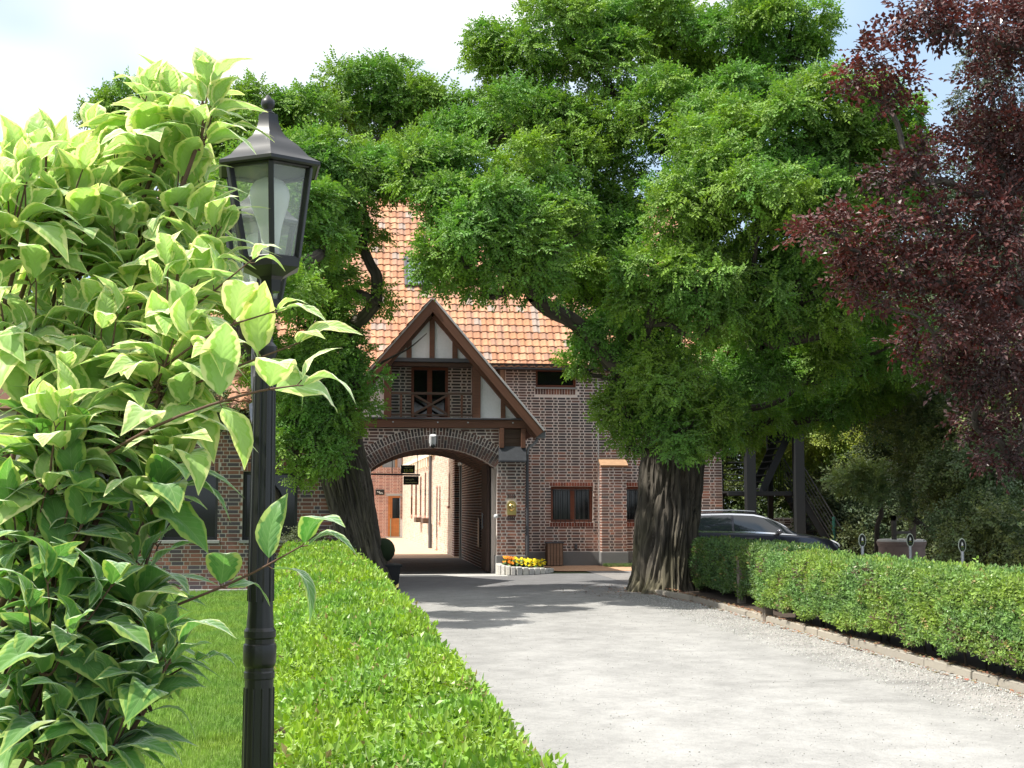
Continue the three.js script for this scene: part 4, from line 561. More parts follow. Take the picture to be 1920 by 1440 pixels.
{ // clipped ball in a square tub
  reseed(44); const t = thing('box_ball_tub', 'clipped green box ball in a dark square tub beside the left tree', 'potted plant', [0.52, 0, -25.15], 0.1);
  const tub = new THREE.CylinderGeometry(0.44, 0.37, 0.48, 4, 1).rotateY(Math.PI / 4).translate(0, 0.24, 0).toNonIndexed(); tub.computeVertexNormals(); local('tub', [metric(tub), rbox(-0.33, 0.33, 0.45, 0.5, -0.33, 0.33, 0.01)], mat(0.018, 0.018, 0.019, 0.7), t);
  local('stem', rod(V(0, 0.4, 0), V(0, 0.7, 0), 0.03), M.barkDark, t); local('core', new THREE.IcosahedronGeometry(0.24, 2).translate(0, 0.76, 0), mat(0.02, 0.035, 0.012, 1), t);
  const l = []; for (let k = 0; k < 2600; k++) { const d = rvec(), p = d.clone().multiplyScalar(rr(0.26, 0.32)).add(V(0, 0.76, 0)); l.push({ m: new THREE.Matrix4().compose(p, new THREE.Quaternion().setFromUnitVectors(V(0, 0, 1), d.clone().addScaledVector(rvec(), 0.9).normalize()), V(1, 1, 1).multiplyScalar(rr(0.02, 0.035))), c: [0.05, 0.1, 0.025].map((x) => x * rr(0.7, 1.3)) }); }
  copies('leaves', new THREE.CircleGeometry(0.6, 5), mat(1, 1, 1, 0.6, { side: THREE.DoubleSide }), l, t);
}

// ---------- fire escape ----------
{
  const s = thing('fire_escape', 'black steel fire escape stair with two flights beside the building end behind the car', 'staircase', [11.3, 0, -34.6]);
  const P = (x, z, w = 0.075) => part('post', rbox(x - w, x + w, 0, 3.75, z - w, z + w), M.stair, s);
  P(10.63, -33.9, 0.13); P(12.0, -33.9, 0.13); P(11.75, -35.6, 0.07); P(10.3, -35.6, 0.07);
  part('platform', [rbox(10.05, 12.3, 3.68, 3.84, -33.95, -33.8), rbox(10.05, 12.3, 3.68, 3.84, -35.75, -35.6), rbox(10.05, 12.3, 3.78, 3.83, -35.6, -33.95)], M.stair, s);
  part('landing', [rbox(10.06, 12.1, 1.9, 2.02, -34.2, -34.05), rbox(10.06, 12.1, 1.9, 2.02, -35.75, -35.6), rbox(10.06, 12.1, 1.97, 2.02, -35.6, -34.2)], M.stair, s);
  const flight = (a, b, z0, z1, n) => { for (const z of [z0, z1]) part('stringer', beam(a.clone().setZ(z), b.clone().setZ(z), 0.03, 0.2, UP), M.stair, s); for (let k = 0; k < n; k++) { const t = (k + 0.5) / n, x = lerp(a.x, b.x, t), y = lerp(a.y, b.y, t); part('tread', [rbox(x - 0.12, x - 0.07, y - 0.02, y + 0.015, z1, z0), rbox(x - 0.03, x + 0.02, y - 0.02, y + 0.015, z1, z0), rbox(x + 0.06, x + 0.11, y - 0.02, y + 0.015, z1, z0), ...[0.1, 0.3, 0.5, 0.7, 0.9].map((q) => box(x - 0.12, x + 0.11, y - 0.015, y + 0.01, lerp(z0, z1, q) - 0.015, lerp(z0, z1, q) + 0.015))], M.stair, s); } };
  flight(V(11.1, 2.0, 0), V(11.95, 3.7, 0), -34.35, -35.3, 9);
  flight(V(12.0, 2.0, 0), V(13.15, 0.05, 0), -33.95, -35.0, 10);
  const bars = (a, b, z, n, gap, m = M.rail) => { for (let k = 0; k < n; k++) part(k ? 'rail_bar' : 'handrail', rod(V(a.x, a.y - k * gap, z), V(b.x, b.y - k * gap, z), k ? 0.011 : 0.02, k ? 0.011 : 0.02, 6), m, s); };
  bars(V(11.98, 2.95, 0), V(13.2, 0.95, 0), -33.88, 6, 0.16); bars(V(11.98, 2.95, 0), V(13.2, 0.95, 0), -35.05, 6, 0.16);
  part('newel', rbox(12.93, 12.99, 0, 1.32, -33.91, -33.85), M.stairGreen, s);
  part('mesh_panel', [...Array(22)].map((_, k) => rod(V(11.4 + k * 0.07, 2.0 - Math.max(0, k * 0.07 - 0.6) * 1.7, -35.06), V(11.4 + k * 0.07, 2.9 - Math.max(0, k * 0.07 - 0.6) * 1.7, -35.06), 0.007, 0.007, 5)), M.stair, s);
  bars(V(10.06, 3.0, 0), V(10.95, 3.0, 0), -35.7, 7, 0.16, M.stair); bars(V(10.08, 2.98, 0), V(10.6, 2.98, 0), -34.1, 6, 0.17, M.stair);
  bars(V(10.06, 4.8, 0), V(12.3, 4.8, 0), -33.85, 6, 0.17, M.stair);
}
{ // low sunlit brick wall seen under the stair
  reseed(47); const w = thing('garden_wall', 'low pale brick garden wall seen under the fire escape behind the car', 'wall', [11.8, 0, -39]);
  const m = part('wall', box(10.4, 13.6, 0, 1.25, -39.3, -39), M.mortar, w); bricks(lay(V(0, 0, -39), V(1, 0, 0), V(0, 0, 1), 10.4, 13.6, 0.02, 1.25, { pal: () => PAL.pale.concat(PAL.warm) }), m, 0, () => 0);
}

// ---------- car ----------
{
  const c = thing('estate_car', 'dark blue grey estate car parked behind the hedge with chrome window trim', 'car', [9.75, 0, -31.9], -0.06);
  const paint = mat(0.016, 0.018, 0.028, 0.3, { metalness: 0.5, clearcoat: 1, clearcoatRoughness: 0.04 });
  // stations along the length: x, half width at belt, belt height, roof height, roof half width, floor
  const st = [[-2.4, 0.66, 0.8, 0.86, 0.6, 0.42], [-2.34, 0.8, 0.92, 1.0, 0.66, 0.3], [-2.2, 0.85, 0.96, 1.24, 0.6, 0.26], [-1.9, 0.89, 0.97, 1.4, 0.59, 0.22], [-1.2, 0.91, 0.965, 1.455, 0.61, 0.2], [-0.4, 0.915, 0.955, 1.47, 0.62, 0.2], [0.2, 0.915, 0.94, 1.44, 0.6, 0.2], [0.55, 0.915, 0.925, 1.34, 0.58, 0.2], [0.85, 0.91, 0.91, 1.19, 0.6, 0.2], [1.12, 0.9, 0.895, 1.02, 0.66, 0.2], [1.25, 0.9, 0.885, 0.945, 0.7, 0.2], [1.6, 0.885, 0.85, 0.9, 0.68, 0.2], [2.0, 0.84, 0.78, 0.82, 0.64, 0.22], [2.25, 0.76, 0.68, 0.72, 0.56, 0.26], [2.38, 0.62, 0.56, 0.6, 0.48, 0.34]];
  st.forEach((q) => { if (q[3] > 1.1) q[4] *= 1.13; });
  const ring = ([x, w, b, h, rw, f]) => { const o = [[f, w * 0.86], [f + 0.1, w * 0.97], [(f + b) / 2, w * 1.0], [b - 0.06, w * 0.985], [b, w * 0.95], [lerp(b, h, 0.5), lerp(w * 0.95, rw, 0.5) + 0.02], [lerp(b, h, 0.9), lerp(w * 0.95, rw, 0.86)], [h - 0.008, rw * 0.86], [h, rw * 0.6], [h + 0.005, 0]]; return [...o.map(([y, z]) => [x, y, z]), ...o.slice(0, -1).reverse().map(([y, z]) => [x, y, -z])]; };
  const rings = st.map(ring), n = rings[0].length, pos = [], idx = []; rings.forEach((r) => r.forEach((p) => pos.push(...p)));
  for (let i = 0; i < rings.length - 1; i++) for (let k = 0; k < n - 1; k++) { const a = i * n + k, b = a + n; idx.push(a, b, a + 1, b, b + 1, a + 1); }
  for (const i of [0, rings.length - 1]) { const b = i * n; for (let k = 1; k < n - 1; k++) i ? idx.push(b, b + k, b + k + 1) : idx.push(b, b + k + 1, b + k); }
  let g = new THREE.BufferGeometry(); g.setAttribute('position', new THREE.Float32BufferAttribute(pos, 3)); g.setIndex(idx); g = toCreasedNormals(g, 0.6); local('body', g, paint, c);
  const P = (i, t, side, out = 0.006) => { const i0 = Math.floor(i), f = i - i0, A = st[i0], B = st[Math.min(i0 + 1, st.length - 1)], q = A.map((v, k) => lerp(v, B[k], f)), [x, w, b, h, rw] = q; const y = lerp(b, h, t), z = t < 0.5 ? lerp(w * 0.95, lerp(w * 0.95, rw, 0.5) + 0.02, t / 0.5) : lerp(lerp(w * 0.95, rw, 0.5) + 0.02, lerp(w * 0.95, rw, 0.86), (t - 0.5) / 0.4); return V(x, y, (z + out) * side); };
  const strip = (a, b, t0, t1, side, out) => { const p = [], ix = [], m = 14; for (let k = 0; k <= m; k++) { const i = lerp(a, b, k / m), cap = Math.min(1, 1); for (let q = 0; q <= 3; q++) p.push(...P(i, lerp(t0, typeof t1 === 'function' ? t1(i) : t1, q / 3) * cap, side, out).toArray()); } for (let k = 0; k < m; k++) for (let q = 0; q < 3; q++) { const A = k * 4 + q; side > 0 ? ix.push(A, A + 4, A + 1, A + 4, A + 5, A + 1) : ix.push(A, A + 1, A + 4, A + 4, A + 1, A + 5); } const gg = new THREE.BufferGeometry(); gg.setAttribute('position', new THREE.Float32BufferAttribute(p, 3)); gg.setIndex(ix); gg.computeVertexNormals(); return gg; };
  const gl = mat(0.01, 0.014, 0.018, 0.03, { clearcoat: 1, side: THREE.DoubleSide }), chrome = mat(0.75, 0.76, 0.78, 0.15, { metalness: 1, side: THREE.DoubleSide });
  for (const s of [1, -1]) {
    for (const [a, b] of [[2.4, 3.55], [3.62, 4.95], [5.03, 9.2]]) local('side_window', strip(a, b, 0.1, 0.84, s, 0.008), gl, c);
    local('window_trim', [strip(2.3, 9.5, 0.0, 0.085, s, 0.012), strip(2.4, 9.4, 0.855, 0.93, s, 0.012)], chrome, c);
    local('roof_rail', tube([3, 4, 5, 6].map((i) => P(i, 0.98, s, 0).add(V(0, 0.05, -0.08 * s))), [0.012, 0.015, 0.015, 0.012], 6), M.steel, c);
    local('mirror', [new THREE.SphereGeometry(0.1, 14, 10).scale(0.75, 0.7, 1.1).translate(0.72, 0.99, 1.0 * s), rbox(0.68, 0.76, 0.93, 0.97, s > 0 ? 0.86 : -1.0, s > 0 ? 1.0 : -0.86)], mat(0.1, 0.1, 0.12, 0.2, { metalness: 0.6, clearcoat: 1 }), c);
    for (const x of [-0.95, 0.0]) local('door_handle', rbox(x - 0.11, x + 0.11, 0.8, 0.83, s > 0 ? 0.9 : -0.935, s > 0 ? 0.935 : -0.9, 0.01), mat(0.05, 0.05, 0.06, 0.25, { metalness: 0.6 }), c);
    local('headlight', new THREE.SphereGeometry(0.16, 14, 10).scale(1.3, 0.5, 0.6).rotateZ(-0.35).translate(2.16, 0.68, 0.62 * s), mat(0.6, 0.62, 0.65, 0.08, { clearcoat: 1 }), c);
    local('side_light', new THREE.SphereGeometry(0.1, 10, 8).scale(1, 0.3, 0.3).translate(-2.3, 0.86, 0.72 * s), mat(0.3, 0.02, 0.02, 0.15, { clearcoat: 1 }), c);
    for (const x of [-1.45, 1.45]) { const w = local('wheel', new THREE.TorusGeometry(0.255, 0.085, 12, 28).translate(x, 0.335, 0.82 * s), mat(0.015, 0.015, 0.015, 0.9), c); const rim = [new THREE.CylinderGeometry(0.21, 0.21, 0.06, 24).rotateX(Math.PI / 2).translate(x, 0.335, 0.82 * s)]; for (let k = 0; k < 5; k++) rim.push(rbox(-0.02, 0.02, 0.03, 0.2, -0.05, 0.05).rotateZ(k * 1.2566).translate(x, 0.335, 0.84 * s)); local('rim', rim, M.steel, w); }
  }
  const wsp = []; for (const i of [7.2, 8, 9, 9.9]) for (const s of [1, 0.5, 0, -0.5, -1]) { const a = P(i, 0.95, 1, 0), A = st[Math.floor(i)], B = st[Math.floor(i) + 1], f = i % 1, h = lerp(A[3], B[3], f); wsp.push(a.x + 0.01, Math.abs(s) === 1 ? a.y : h + 0.012, a.z * s * 0.9); }
  const wi = []; for (let k = 0; k < 3; k++) for (let q = 0; q < 4; q++) { const A = k * 5 + q; wi.push(A, A + 5, A + 1, A + 1, A + 5, A + 6); } const wg = new THREE.BufferGeometry(); wg.setAttribute('position', new THREE.Float32BufferAttribute(wsp, 3)); wg.setIndex(wi); wg.computeVertexNormals(); local('windscreen', wg, gl, c);
}

// ---------- number posts, stubs and well ----------
{
  const P = [[8.73, -21.5, 0], [9.6, -21.5, 0], [10.06, -20.5, -0.06]];
  const tx = signTex(96, 160, (g, w, h) => { g.fillStyle = '#10160c'; g.fillRect(0, 0, w, h); g.fillStyle = '#e8ebe4'; g.beginPath(); g.moveTo(46, 30); g.lineTo(62, 60); g.lineTo(60, 82); g.lineTo(36, 82); g.lineTo(36, 56); g.fill(); g.fillStyle = '#aab94a'; g.fillRect(30, 92, 38, 8); g.fillStyle = '#3c5a28'; g.fillRect(24, 112, 50, 20); });
  const made = thing('parking_marker', 'white oval marker on a pale post, leftmost of the three behind the hedge', 'marker post', [P[0][0], 0, P[0][1]]);
  local('post', rod(V(0, 0, 0), V(0, 0.92, 0), 0.026, 0.026, 10), mat(0.55, 0.58, 0.6, 0.5, { metalness: 0.3 }), made);
  const rim = new THREE.TorusGeometry(0.1, 0.011, 8, 28).scale(0.62, 1.1, 1).translate(0, 1.015, 0.0); local('rim', rim, mat(0.55, 0.62, 0.5, 0.5), made);
  const el = new THREE.CylinderGeometry(0.1, 0.1, 0.012, 28).rotateX(Math.PI / 2).scale(0.6, 1.08, 1).translate(0, 1.015, 0), pl = local('plate', el, M.black, made);
  const fg = new THREE.CircleGeometry(0.095, 28).scale(0.6, 1.08, 1).translate(0, 1.015, 0.009); local('print', fg, mat(1, 1, 1, 0.5, { map: tx }), pl);
  made.userData.group = 'oval marker posts behind the hedge';
  ['white oval marker on a pale post in front of the stone well, middle of three', 'white oval marker on a pale post in front of the ivy, rightmost of three'].forEach((l, i) => { const q = made.clone(); q.name = numbered('parking_marker'); q.userData = { ...made.userData, label: l }; q.position.set(P[i + 1][0], P[i + 1][2], P[i + 1][1]); scene.add(q); });
}
{
  const s = thing('fence_post', 'short grey wooden post standing under the right hedge near its end', 'post', [5.74, 0, -17.6]);
  local('post', rbox(-0.06, 0.06, -0.05, 0.75, -0.06, 0.06, 0.01), mat(0.2, 0.17, 0.14, 0.9, { map: T.wood, bumpMap: T.wood, bumpScale: 0.004 }), s); local('post_cap', rbox(-0.063, 0.063, 0.75, 0.77, -0.063, 0.063, 0.006), mat(0.16, 0.14, 0.12, 0.9, { map: T.wood }), s);
  const q = s.clone(); q.name = numbered('fence_post'); q.userData = { label: 'short grey wooden post by the shaded hedge behind the big tree', category: 'post' }; q.position.set(6.28, 0, -20.6); scene.add(q);
}
{
  const w = thing('stone_well', 'round stone well with a dark wooden frame behind the middle marker post', 'well', [11.55, 0, -26.3]);
  local('well_wall', new THREE.LatheGeometry([[0.48, 0], [0.48, 0.74], [0.5, 0.78], [0.52, 0.86], [0.4, 0.87], [0.38, 0.8], [0.38, 0.1]].map((p) => new THREE.Vector2(...p)), 28), mat(0.3, 0.22, 0.19, 0.9, { map: T.mottle, bumpMap: T.mottle, bumpScale: 0.01 }), w);
  local('coping', new THREE.TorusGeometry(0.46, 0.05, 8, 28).rotateX(Math.PI / 2).translate(0, 0.86, 0), M.granite, w);
  local('post', rbox(0.2, 0.31, 0.86, 2.3, -0.06, 0.06), mat(0.14, 0.11, 0.09, 0.9, { map: T.wood }), w); local('post', rbox(-0.2, -0.12, 0.86, 1.42, -0.05, 0.05), mat(0.1, 0.09, 0.08, 0.9, { map: T.wood }), w);
  local('crossbar', rbox(-0.2, 0.2, 1.3, 1.42, -0.05, 0.05), mat(0.16, 0.15, 0.14, 0.9, { map: T.wood }), w); local('crossbar', rbox(-0.12, 0.2, 1.02, 1.08, -0.05, 0.05), mat(0.14, 0.13, 0.12, 0.9, { map: T.wood }), w);
}

// ---------- the lamp ----------
{
  const lp = thing('lamp_post', 'tall black iron lamp post with two glazed lanterns in the foreground', 'lamp post', [-0.2, 0, -2.8]);
  const prof = [[0.09, 0], [0.09, 0.04], [0.06, 0.1], [0.045, 0.16], [0.04, 0.3], [0.0385, 0.9], [0.0355, 1.22], [0.0355, 1.238], [0.038, 1.24], [0.038, 1.252], [0.0355, 1.255], [0.0355, 1.262], [0.0385, 1.265], [0.041, 1.272], [0.0412, 1.29], [0.0412, 1.305], [0.04, 1.31], [0.0365, 1.312], [0.0365, 1.322], [0.0395, 1.325], [0.0395, 1.338], [0.034, 1.345], [0.033, 1.36], [0.031, 1.38], [0.026, 1.9], [0.025, 1.92], [0.03, 1.93], [0.03, 1.945], [0.02, 1.955], [0.0175, 1.97], [0.0165, 2.09]];
  local('shaft', toCreasedNormals(new THREE.LatheGeometry(prof.map((p) => new THREE.Vector2(p[0] * 0.85, p[1])), 32), 0.5), M.blackMetal, lp);
  const fl = []; for (let k = 0; k < 10; k++) { const a = k / 10 * Math.PI * 2; fl.push(rod(V(Math.cos(a) * 0.0327, 0.32, Math.sin(a) * 0.0327), V(Math.cos(a) * 0.0299, 1.22, Math.sin(a) * 0.0299), 0.0035, 0.003, 6), rod(V(Math.cos(a) * 0.0259, 1.4, Math.sin(a) * 0.0259), V(Math.cos(a) * 0.0217, 1.88, Math.sin(a) * 0.0217), 0.003, 0.0025, 6)); } local('flutes', fl, M.blackMetal, lp);
  local('arm', [tube(curve([V(0, 1.93, 0), V(-0.03, 1.86, -0.18), V(-0.04, 1.84, -0.42), V(-0.065, 1.93, -0.58), V(-0.065, 2.09, -0.6)], 18), Array(19).fill(0.012), 8), tube(curve([V(0, 1.8, 0), V(-0.03, 1.79, -0.14), V(-0.05, 1.84, -0.3)], 8), Array(9).fill(0.008), 6)], M.blackMetal, lp);
  const clear = mat(0.93, 0.95, 0.94, 0.03, { transmission: 0.84, thickness: 0, ior: 1.45 });
  const hexR = (r, k) => V(r * Math.sin(k * Math.PI / 3 + 0.1), 0, r * Math.cos(k * Math.PI / 3 + 0.1));
  const hex = (pts) => { let g = new THREE.LatheGeometry(pts.map((p) => new THREE.Vector2(...p)), 6, 0.1); return toCreasedNormals(g, 0.35); };
  function lantern(x, y, z, tilt) {  // y at the foot of the glass cup
    const h = new THREE.Group(); h.name = 'lantern'; h.position.set(x, y, z); h.rotation.set(0.0, 0, tilt); lp.add(h);
    const add = (n, g, m) => local(n, g, m, h);
    add('base_cup', hex([[0.001, -0.02], [0.02, -0.02], [0.024, 0.005], [0.03, 0.012], [0.05, 0.022], [0.068, 0.03], [0.07, 0.05], [0.062, 0.052], [0.001, 0.052]]), M.blackMetal);
    add('roof', hex([[0.118, 0.246], [0.124, 0.249], [0.124, 0.256], [0.112, 0.262], [0.096, 0.272], [0.084, 0.285], [0.07, 0.3], [0.054, 0.312], [0.042, 0.322], [0.033, 0.335], [0.027, 0.35], [0.024, 0.362], [0.0235, 0.374], [0.001, 0.376]]), M.blackMetal);
    add('roof_lining', hex([[0.001, 0.252], [0.118, 0.248]]), M.black);
    add('finial', new THREE.LatheGeometry([[0.001, 0.372], [0.018, 0.374], [0.014, 0.38], [0.008, 0.384], [0.009, 0.388], [0.0135, 0.393], [0.0155, 0.401], [0.0135, 0.409], [0.007, 0.414], [0.005, 0.418], [0.0015, 0.421], [0.001, 0.421]].map((p) => new THREE.Vector2(...p)), 20), M.blackMetal);
    for (let k = 0; k < 6; k++) { const a = hexR(0.064, k).setY(0.05), b = hexR(0.098, k).setY(0.248); add('glazing_bar', beam(a, b, 0.012, 0.013, hexR(1, k), 0.002), M.blackMetal);
      const c = hexR(0.064, k + 1).setY(0.05), d = hexR(0.098, k + 1).setY(0.248), q = new THREE.BufferGeometry(); const sh = [a, c, d, b].map((p) => p.clone().multiply(V(0.965, 1, 0.965))); q.setAttribute('position', new THREE.Float32BufferAttribute(sh.flatMap((p) => p.toArray()), 3)); q.setIndex([0, 1, 2, 0, 2, 3]); q.computeVertexNormals(); add('glass_pane', q, clear);
      add('pane_edge', [rod(a, c, 0.004, 0.004, 5), rod(b, d, 0.006, 0.006, 5)], M.blackMetal); }
    add('bulb', new THREE.LatheGeometry([[0.001, 0.052], [0.018, 0.053], [0.018, 0.085], [0.021, 0.1], [0.024, 0.12], [0.031, 0.145], [0.04, 0.17], [0.044, 0.192], [0.041, 0.21], [0.032, 0.224], [0.016, 0.232], [0.001, 0.234]].map((p) => new THREE.Vector2(...p)), 24), mat(0.85, 0.88, 0.84, 0.6, { transmission: 0.35, thickness: 0, clearcoat: 0.6 }));
    return h;
  }
  lantern(0.01, 2.085, 0, 0.035); lantern(-0.065, 2.09, -0.6, -0.01);
}

// ---------- leaves ----------
function leafQuads(list, fold = 0.25) { // list of {o, d, n, l, w}: folded rhombic leaflets
  const pos = [], uv = [];
  for (const { o, d, n, l, w } of list) {
    const s = d.clone().cross(n).normalize(), m = o.clone().addScaledVector(d, l * 0.45).addScaledVector(n, -l * 0.02), t = o.clone().addScaledVector(d, l).addScaledVector(n, -l * 0.12);
    const a = m.clone().addScaledVector(s, w / 2).addScaledVector(n, w * fold), b = m.clone().addScaledVector(s, -w / 2).addScaledVector(n, w * fold);
    for (const p of [o, t, a, o, b, t]) pos.push(p.x, p.y, p.z); uv.push(0, 0.5, 1, 0.5, 0.5, 1, 0, 0.5, 0.5, 0, 1, 0.5);
  }
  const g = new THREE.BufferGeometry(); g.setAttribute('position', new THREE.Float32BufferAttribute(pos, 3)); g.setAttribute('uv', new THREE.Float32BufferAttribute(uv, 2)); g.computeVertexNormals(); return g;
}
function pinnate(pairs = 4, len = 0.2, lw = 0.042, ll = 0.068) { // a drooping compound leaf along +x, upper side +y
  const L = []; for (let i = 0; i <= pairs; i++) { const t = 0.18 + 0.82 * i / pairs, p = V(len * t, -0.05 * t * t * len / 0.26, 0), d0 = V(1, -0.25 * t, 0).normalize(); if (i === pairs) L.push({ o: p, d: d0, n: V(0.2, 1, 0).normalize(), l: ll * 1.1, w: lw }); else for (const s of [-1, 1]) { const d = V(0.45, -0.18 + rr(-0.15, 0.15), s).normalize(), n = V(0, 1, 0).addScaledVector(rvec(), 0.25); n.addScaledVector(d, -n.dot(d)).normalize(); L.push({ o: p, d, n, l: ll * rr(0.85, 1.1), w: lw * rr(0.9, 1.1) }); } } return leafQuads(L);
}
function spray(n, len, l, w, flat = 0.3) { // a twig along +x with simple leaves on both sides
  const L = []; for (let i = 0; i < n; i++) { const t = i / (n - 1), s = i % 2 ? 1 : -1, p = V(len * t, -0.1 * len * t * t, 0), d = i === n - 1 ? V(1, -0.1, 0) : V(rr(0.4, 0.7), rr(-flat, flat), s).normalize(), nn = V(0, 1, 0).addScaledVector(rvec(), flat * 1.2); nn.addScaledVector(d, -nn.dot(d)).normalize(); L.push({ o: p, d, n: nn, l: l * rr(0.75, 1.15), w: w * rr(0.85, 1.15) }); } return leafQuads(L, 0.2);
}
const leafMat = (o = {}) => mat(1, 1, 1, 1, { side: THREE.DoubleSide, transmission: 0.4, thickness: 0, clearcoat: 0.18, clearcoatRoughness: 0.35, ...o });
function basis(dir, up) { const x = dir.clone().normalize(), y = up.clone().addScaledVector(x, -up.dot(x)).normalize(), z = x.clone().cross(y); return new THREE.Matrix4().makeBasis(x, y, z); }
// lobes [x, y, z, r] covered with puffs of leaves; colour varies from place to place and leaf to leaf
function fill(lobes, { per, size, col, vary = 0.25, flat = 0.8, droop = 0.12, low = 0.35, inner = 0.12, warm = [1.55, 1.1, 0.7], grow = 1, cover = 0.56, puff = [0.3, 0.13], open = 0.55 }) {
  const out = [];
  for (const [x, y, z, r0] of lobes) {
    const r = r0 * grow, c = V(x, y, z), pr0 = clamp(puff[0] * r + puff[1], 0.12, 0.5), np = Math.max(3, Math.round(4 * r * r * cover / (pr0 * pr0)));
    const leaf = (p, d) => {
      const dir = d.clone().multiplyScalar(0.8).addScaledVector(rvec(), 0.8).add(V(0, -droop, 0)), up = UP.clone().multiplyScalar(0.7).addScaledVector(d, 0.6).addScaledVector(rvec(), 0.5), s = size * rr(0.75, 1.25);
      const v = 1 + vary * (rnd() * 2 - 1), w = clamp(0.5 + N3(p.x * 0.9, p.y * 0.9, p.z * 0.9) * 1.1 + (rnd() - 0.5) * 0.7);
      out.push({ m: basis(dir, up).scale(V(s, s, s)).setPosition(p), c: [col[0] * v * lerp(0.85, warm[0], w), col[1] * v * lerp(0.9, warm[1], w), col[2] * v * lerp(1.1, warm[2], w)] });
    };
    for (let i = 0; i < np; i++) {
      const d = rvec(); if (d.y < -0.2 && rnd() > low) { d.y = -d.y * rr(0.1, 1); d.normalize(); }
      const pr = pr0 * rr(0.55, 1.2), k = r * (rnd() < 0.15 ? rr(1.0, 1.22) : rr(0.66, 1.04)) - pr * 0.5, pc = c.clone().add(V(d.x * k, d.y * flat * k, d.z * k)), n = per * pr * pr * rr(0.75, 1.15);
      for (let j = 0; j < n; j++) { const e = rvec().addScaledVector(d, open).add(V(0, 0.35, 0)).normalize(); leaf(pc.clone().add(V(e.x * pr, e.y * pr * 0.75, e.z * pr).multiplyScalar(rnd() < 0.2 ? rr(0.2, 0.8) : rnd() < 0.12 ? rr(1.05, 1.4) : rr(0.78, 1.1))), e); }
    }
    const ni = per * np * pr0 * pr0 * inner; for (let i = 0; i < ni; i++) { const d = rvec(); leaf(c.clone().add(V(d.x, d.y * flat, d.z).multiplyScalar(r * rr(0.2, 0.8))), d); }
  }
  return out;
}
// limbs from the fork to every lobe, thicker where more lobes hang on them
function limbs(fork, lobes, rTip, rMax, wob = 0.25, twigs = 5) {
  const nodes = fork.map((p) => ({ p, kids: 0, par: null, d: 0 })), order = lobes.map((l) => ({ p: V(l[0], l[1] - l[3] * 0.35, l[2]), r: l[3] })).sort((a, b) => a.p.distanceTo(fork[0]) - b.p.distanceTo(fork[0])), segs = [];
  for (const o of order) { let best = null, bd = 1e9; for (const n of nodes) { const dd = n.p.distanceTo(o.p) + 0.35 * n.d + (n.p.y > o.p.y + 0.3 ? 0.8 : 0); if (dd < bd) { bd = dd; best = n; } } const k = { p: o.p, par: best, kids: 0, d: best.d + best.p.distanceTo(o.p), r: o.r }; nodes.push(k); segs.push(k); for (let q = best; q; q = q.par) q.kids++; }
  const out = [], rad = (k) => Math.min(rMax, rTip * Math.sqrt(1 + k * 1.6));
  for (const s of segs) {
    const a = s.par.p, b = s.p, L = a.distanceTo(b), m1 = a.clone().lerp(b, 0.35).add(rvec().multiplyScalar(L * wob * 0.5)).add(V(0, L * 0.1, 0)), m2 = a.clone().lerp(b, 0.7).add(rvec().multiplyScalar(L * wob * 0.4));
    const ra = Math.min(rad(s.par.kids), rad(s.kids) * 1.5), rb = rad(s.kids); const pts = curve([a, m1, m2, b], 9); out.push(tube(pts, pts.map((_, i) => lerp(ra, rb, i / 9)), 8));
    for (let i = 0; i < twigs; i++) { const d = rvec(); d.y = Math.abs(d.y) * 0.8 + 0.1; d.normalize(); const e = b.clone().addScaledVector(d, s.r * rr(0.6, 0.95)), m = b.clone().lerp(e, 0.5).add(rvec().multiplyScalar(s.r * 0.15)); const tp = curve([b, m, e], 5); out.push(tube(tp, tp.map((_, q) => lerp(rTip * 0.75, rTip * 0.2, q / 5)), 5)); }
  }
  return out;
}
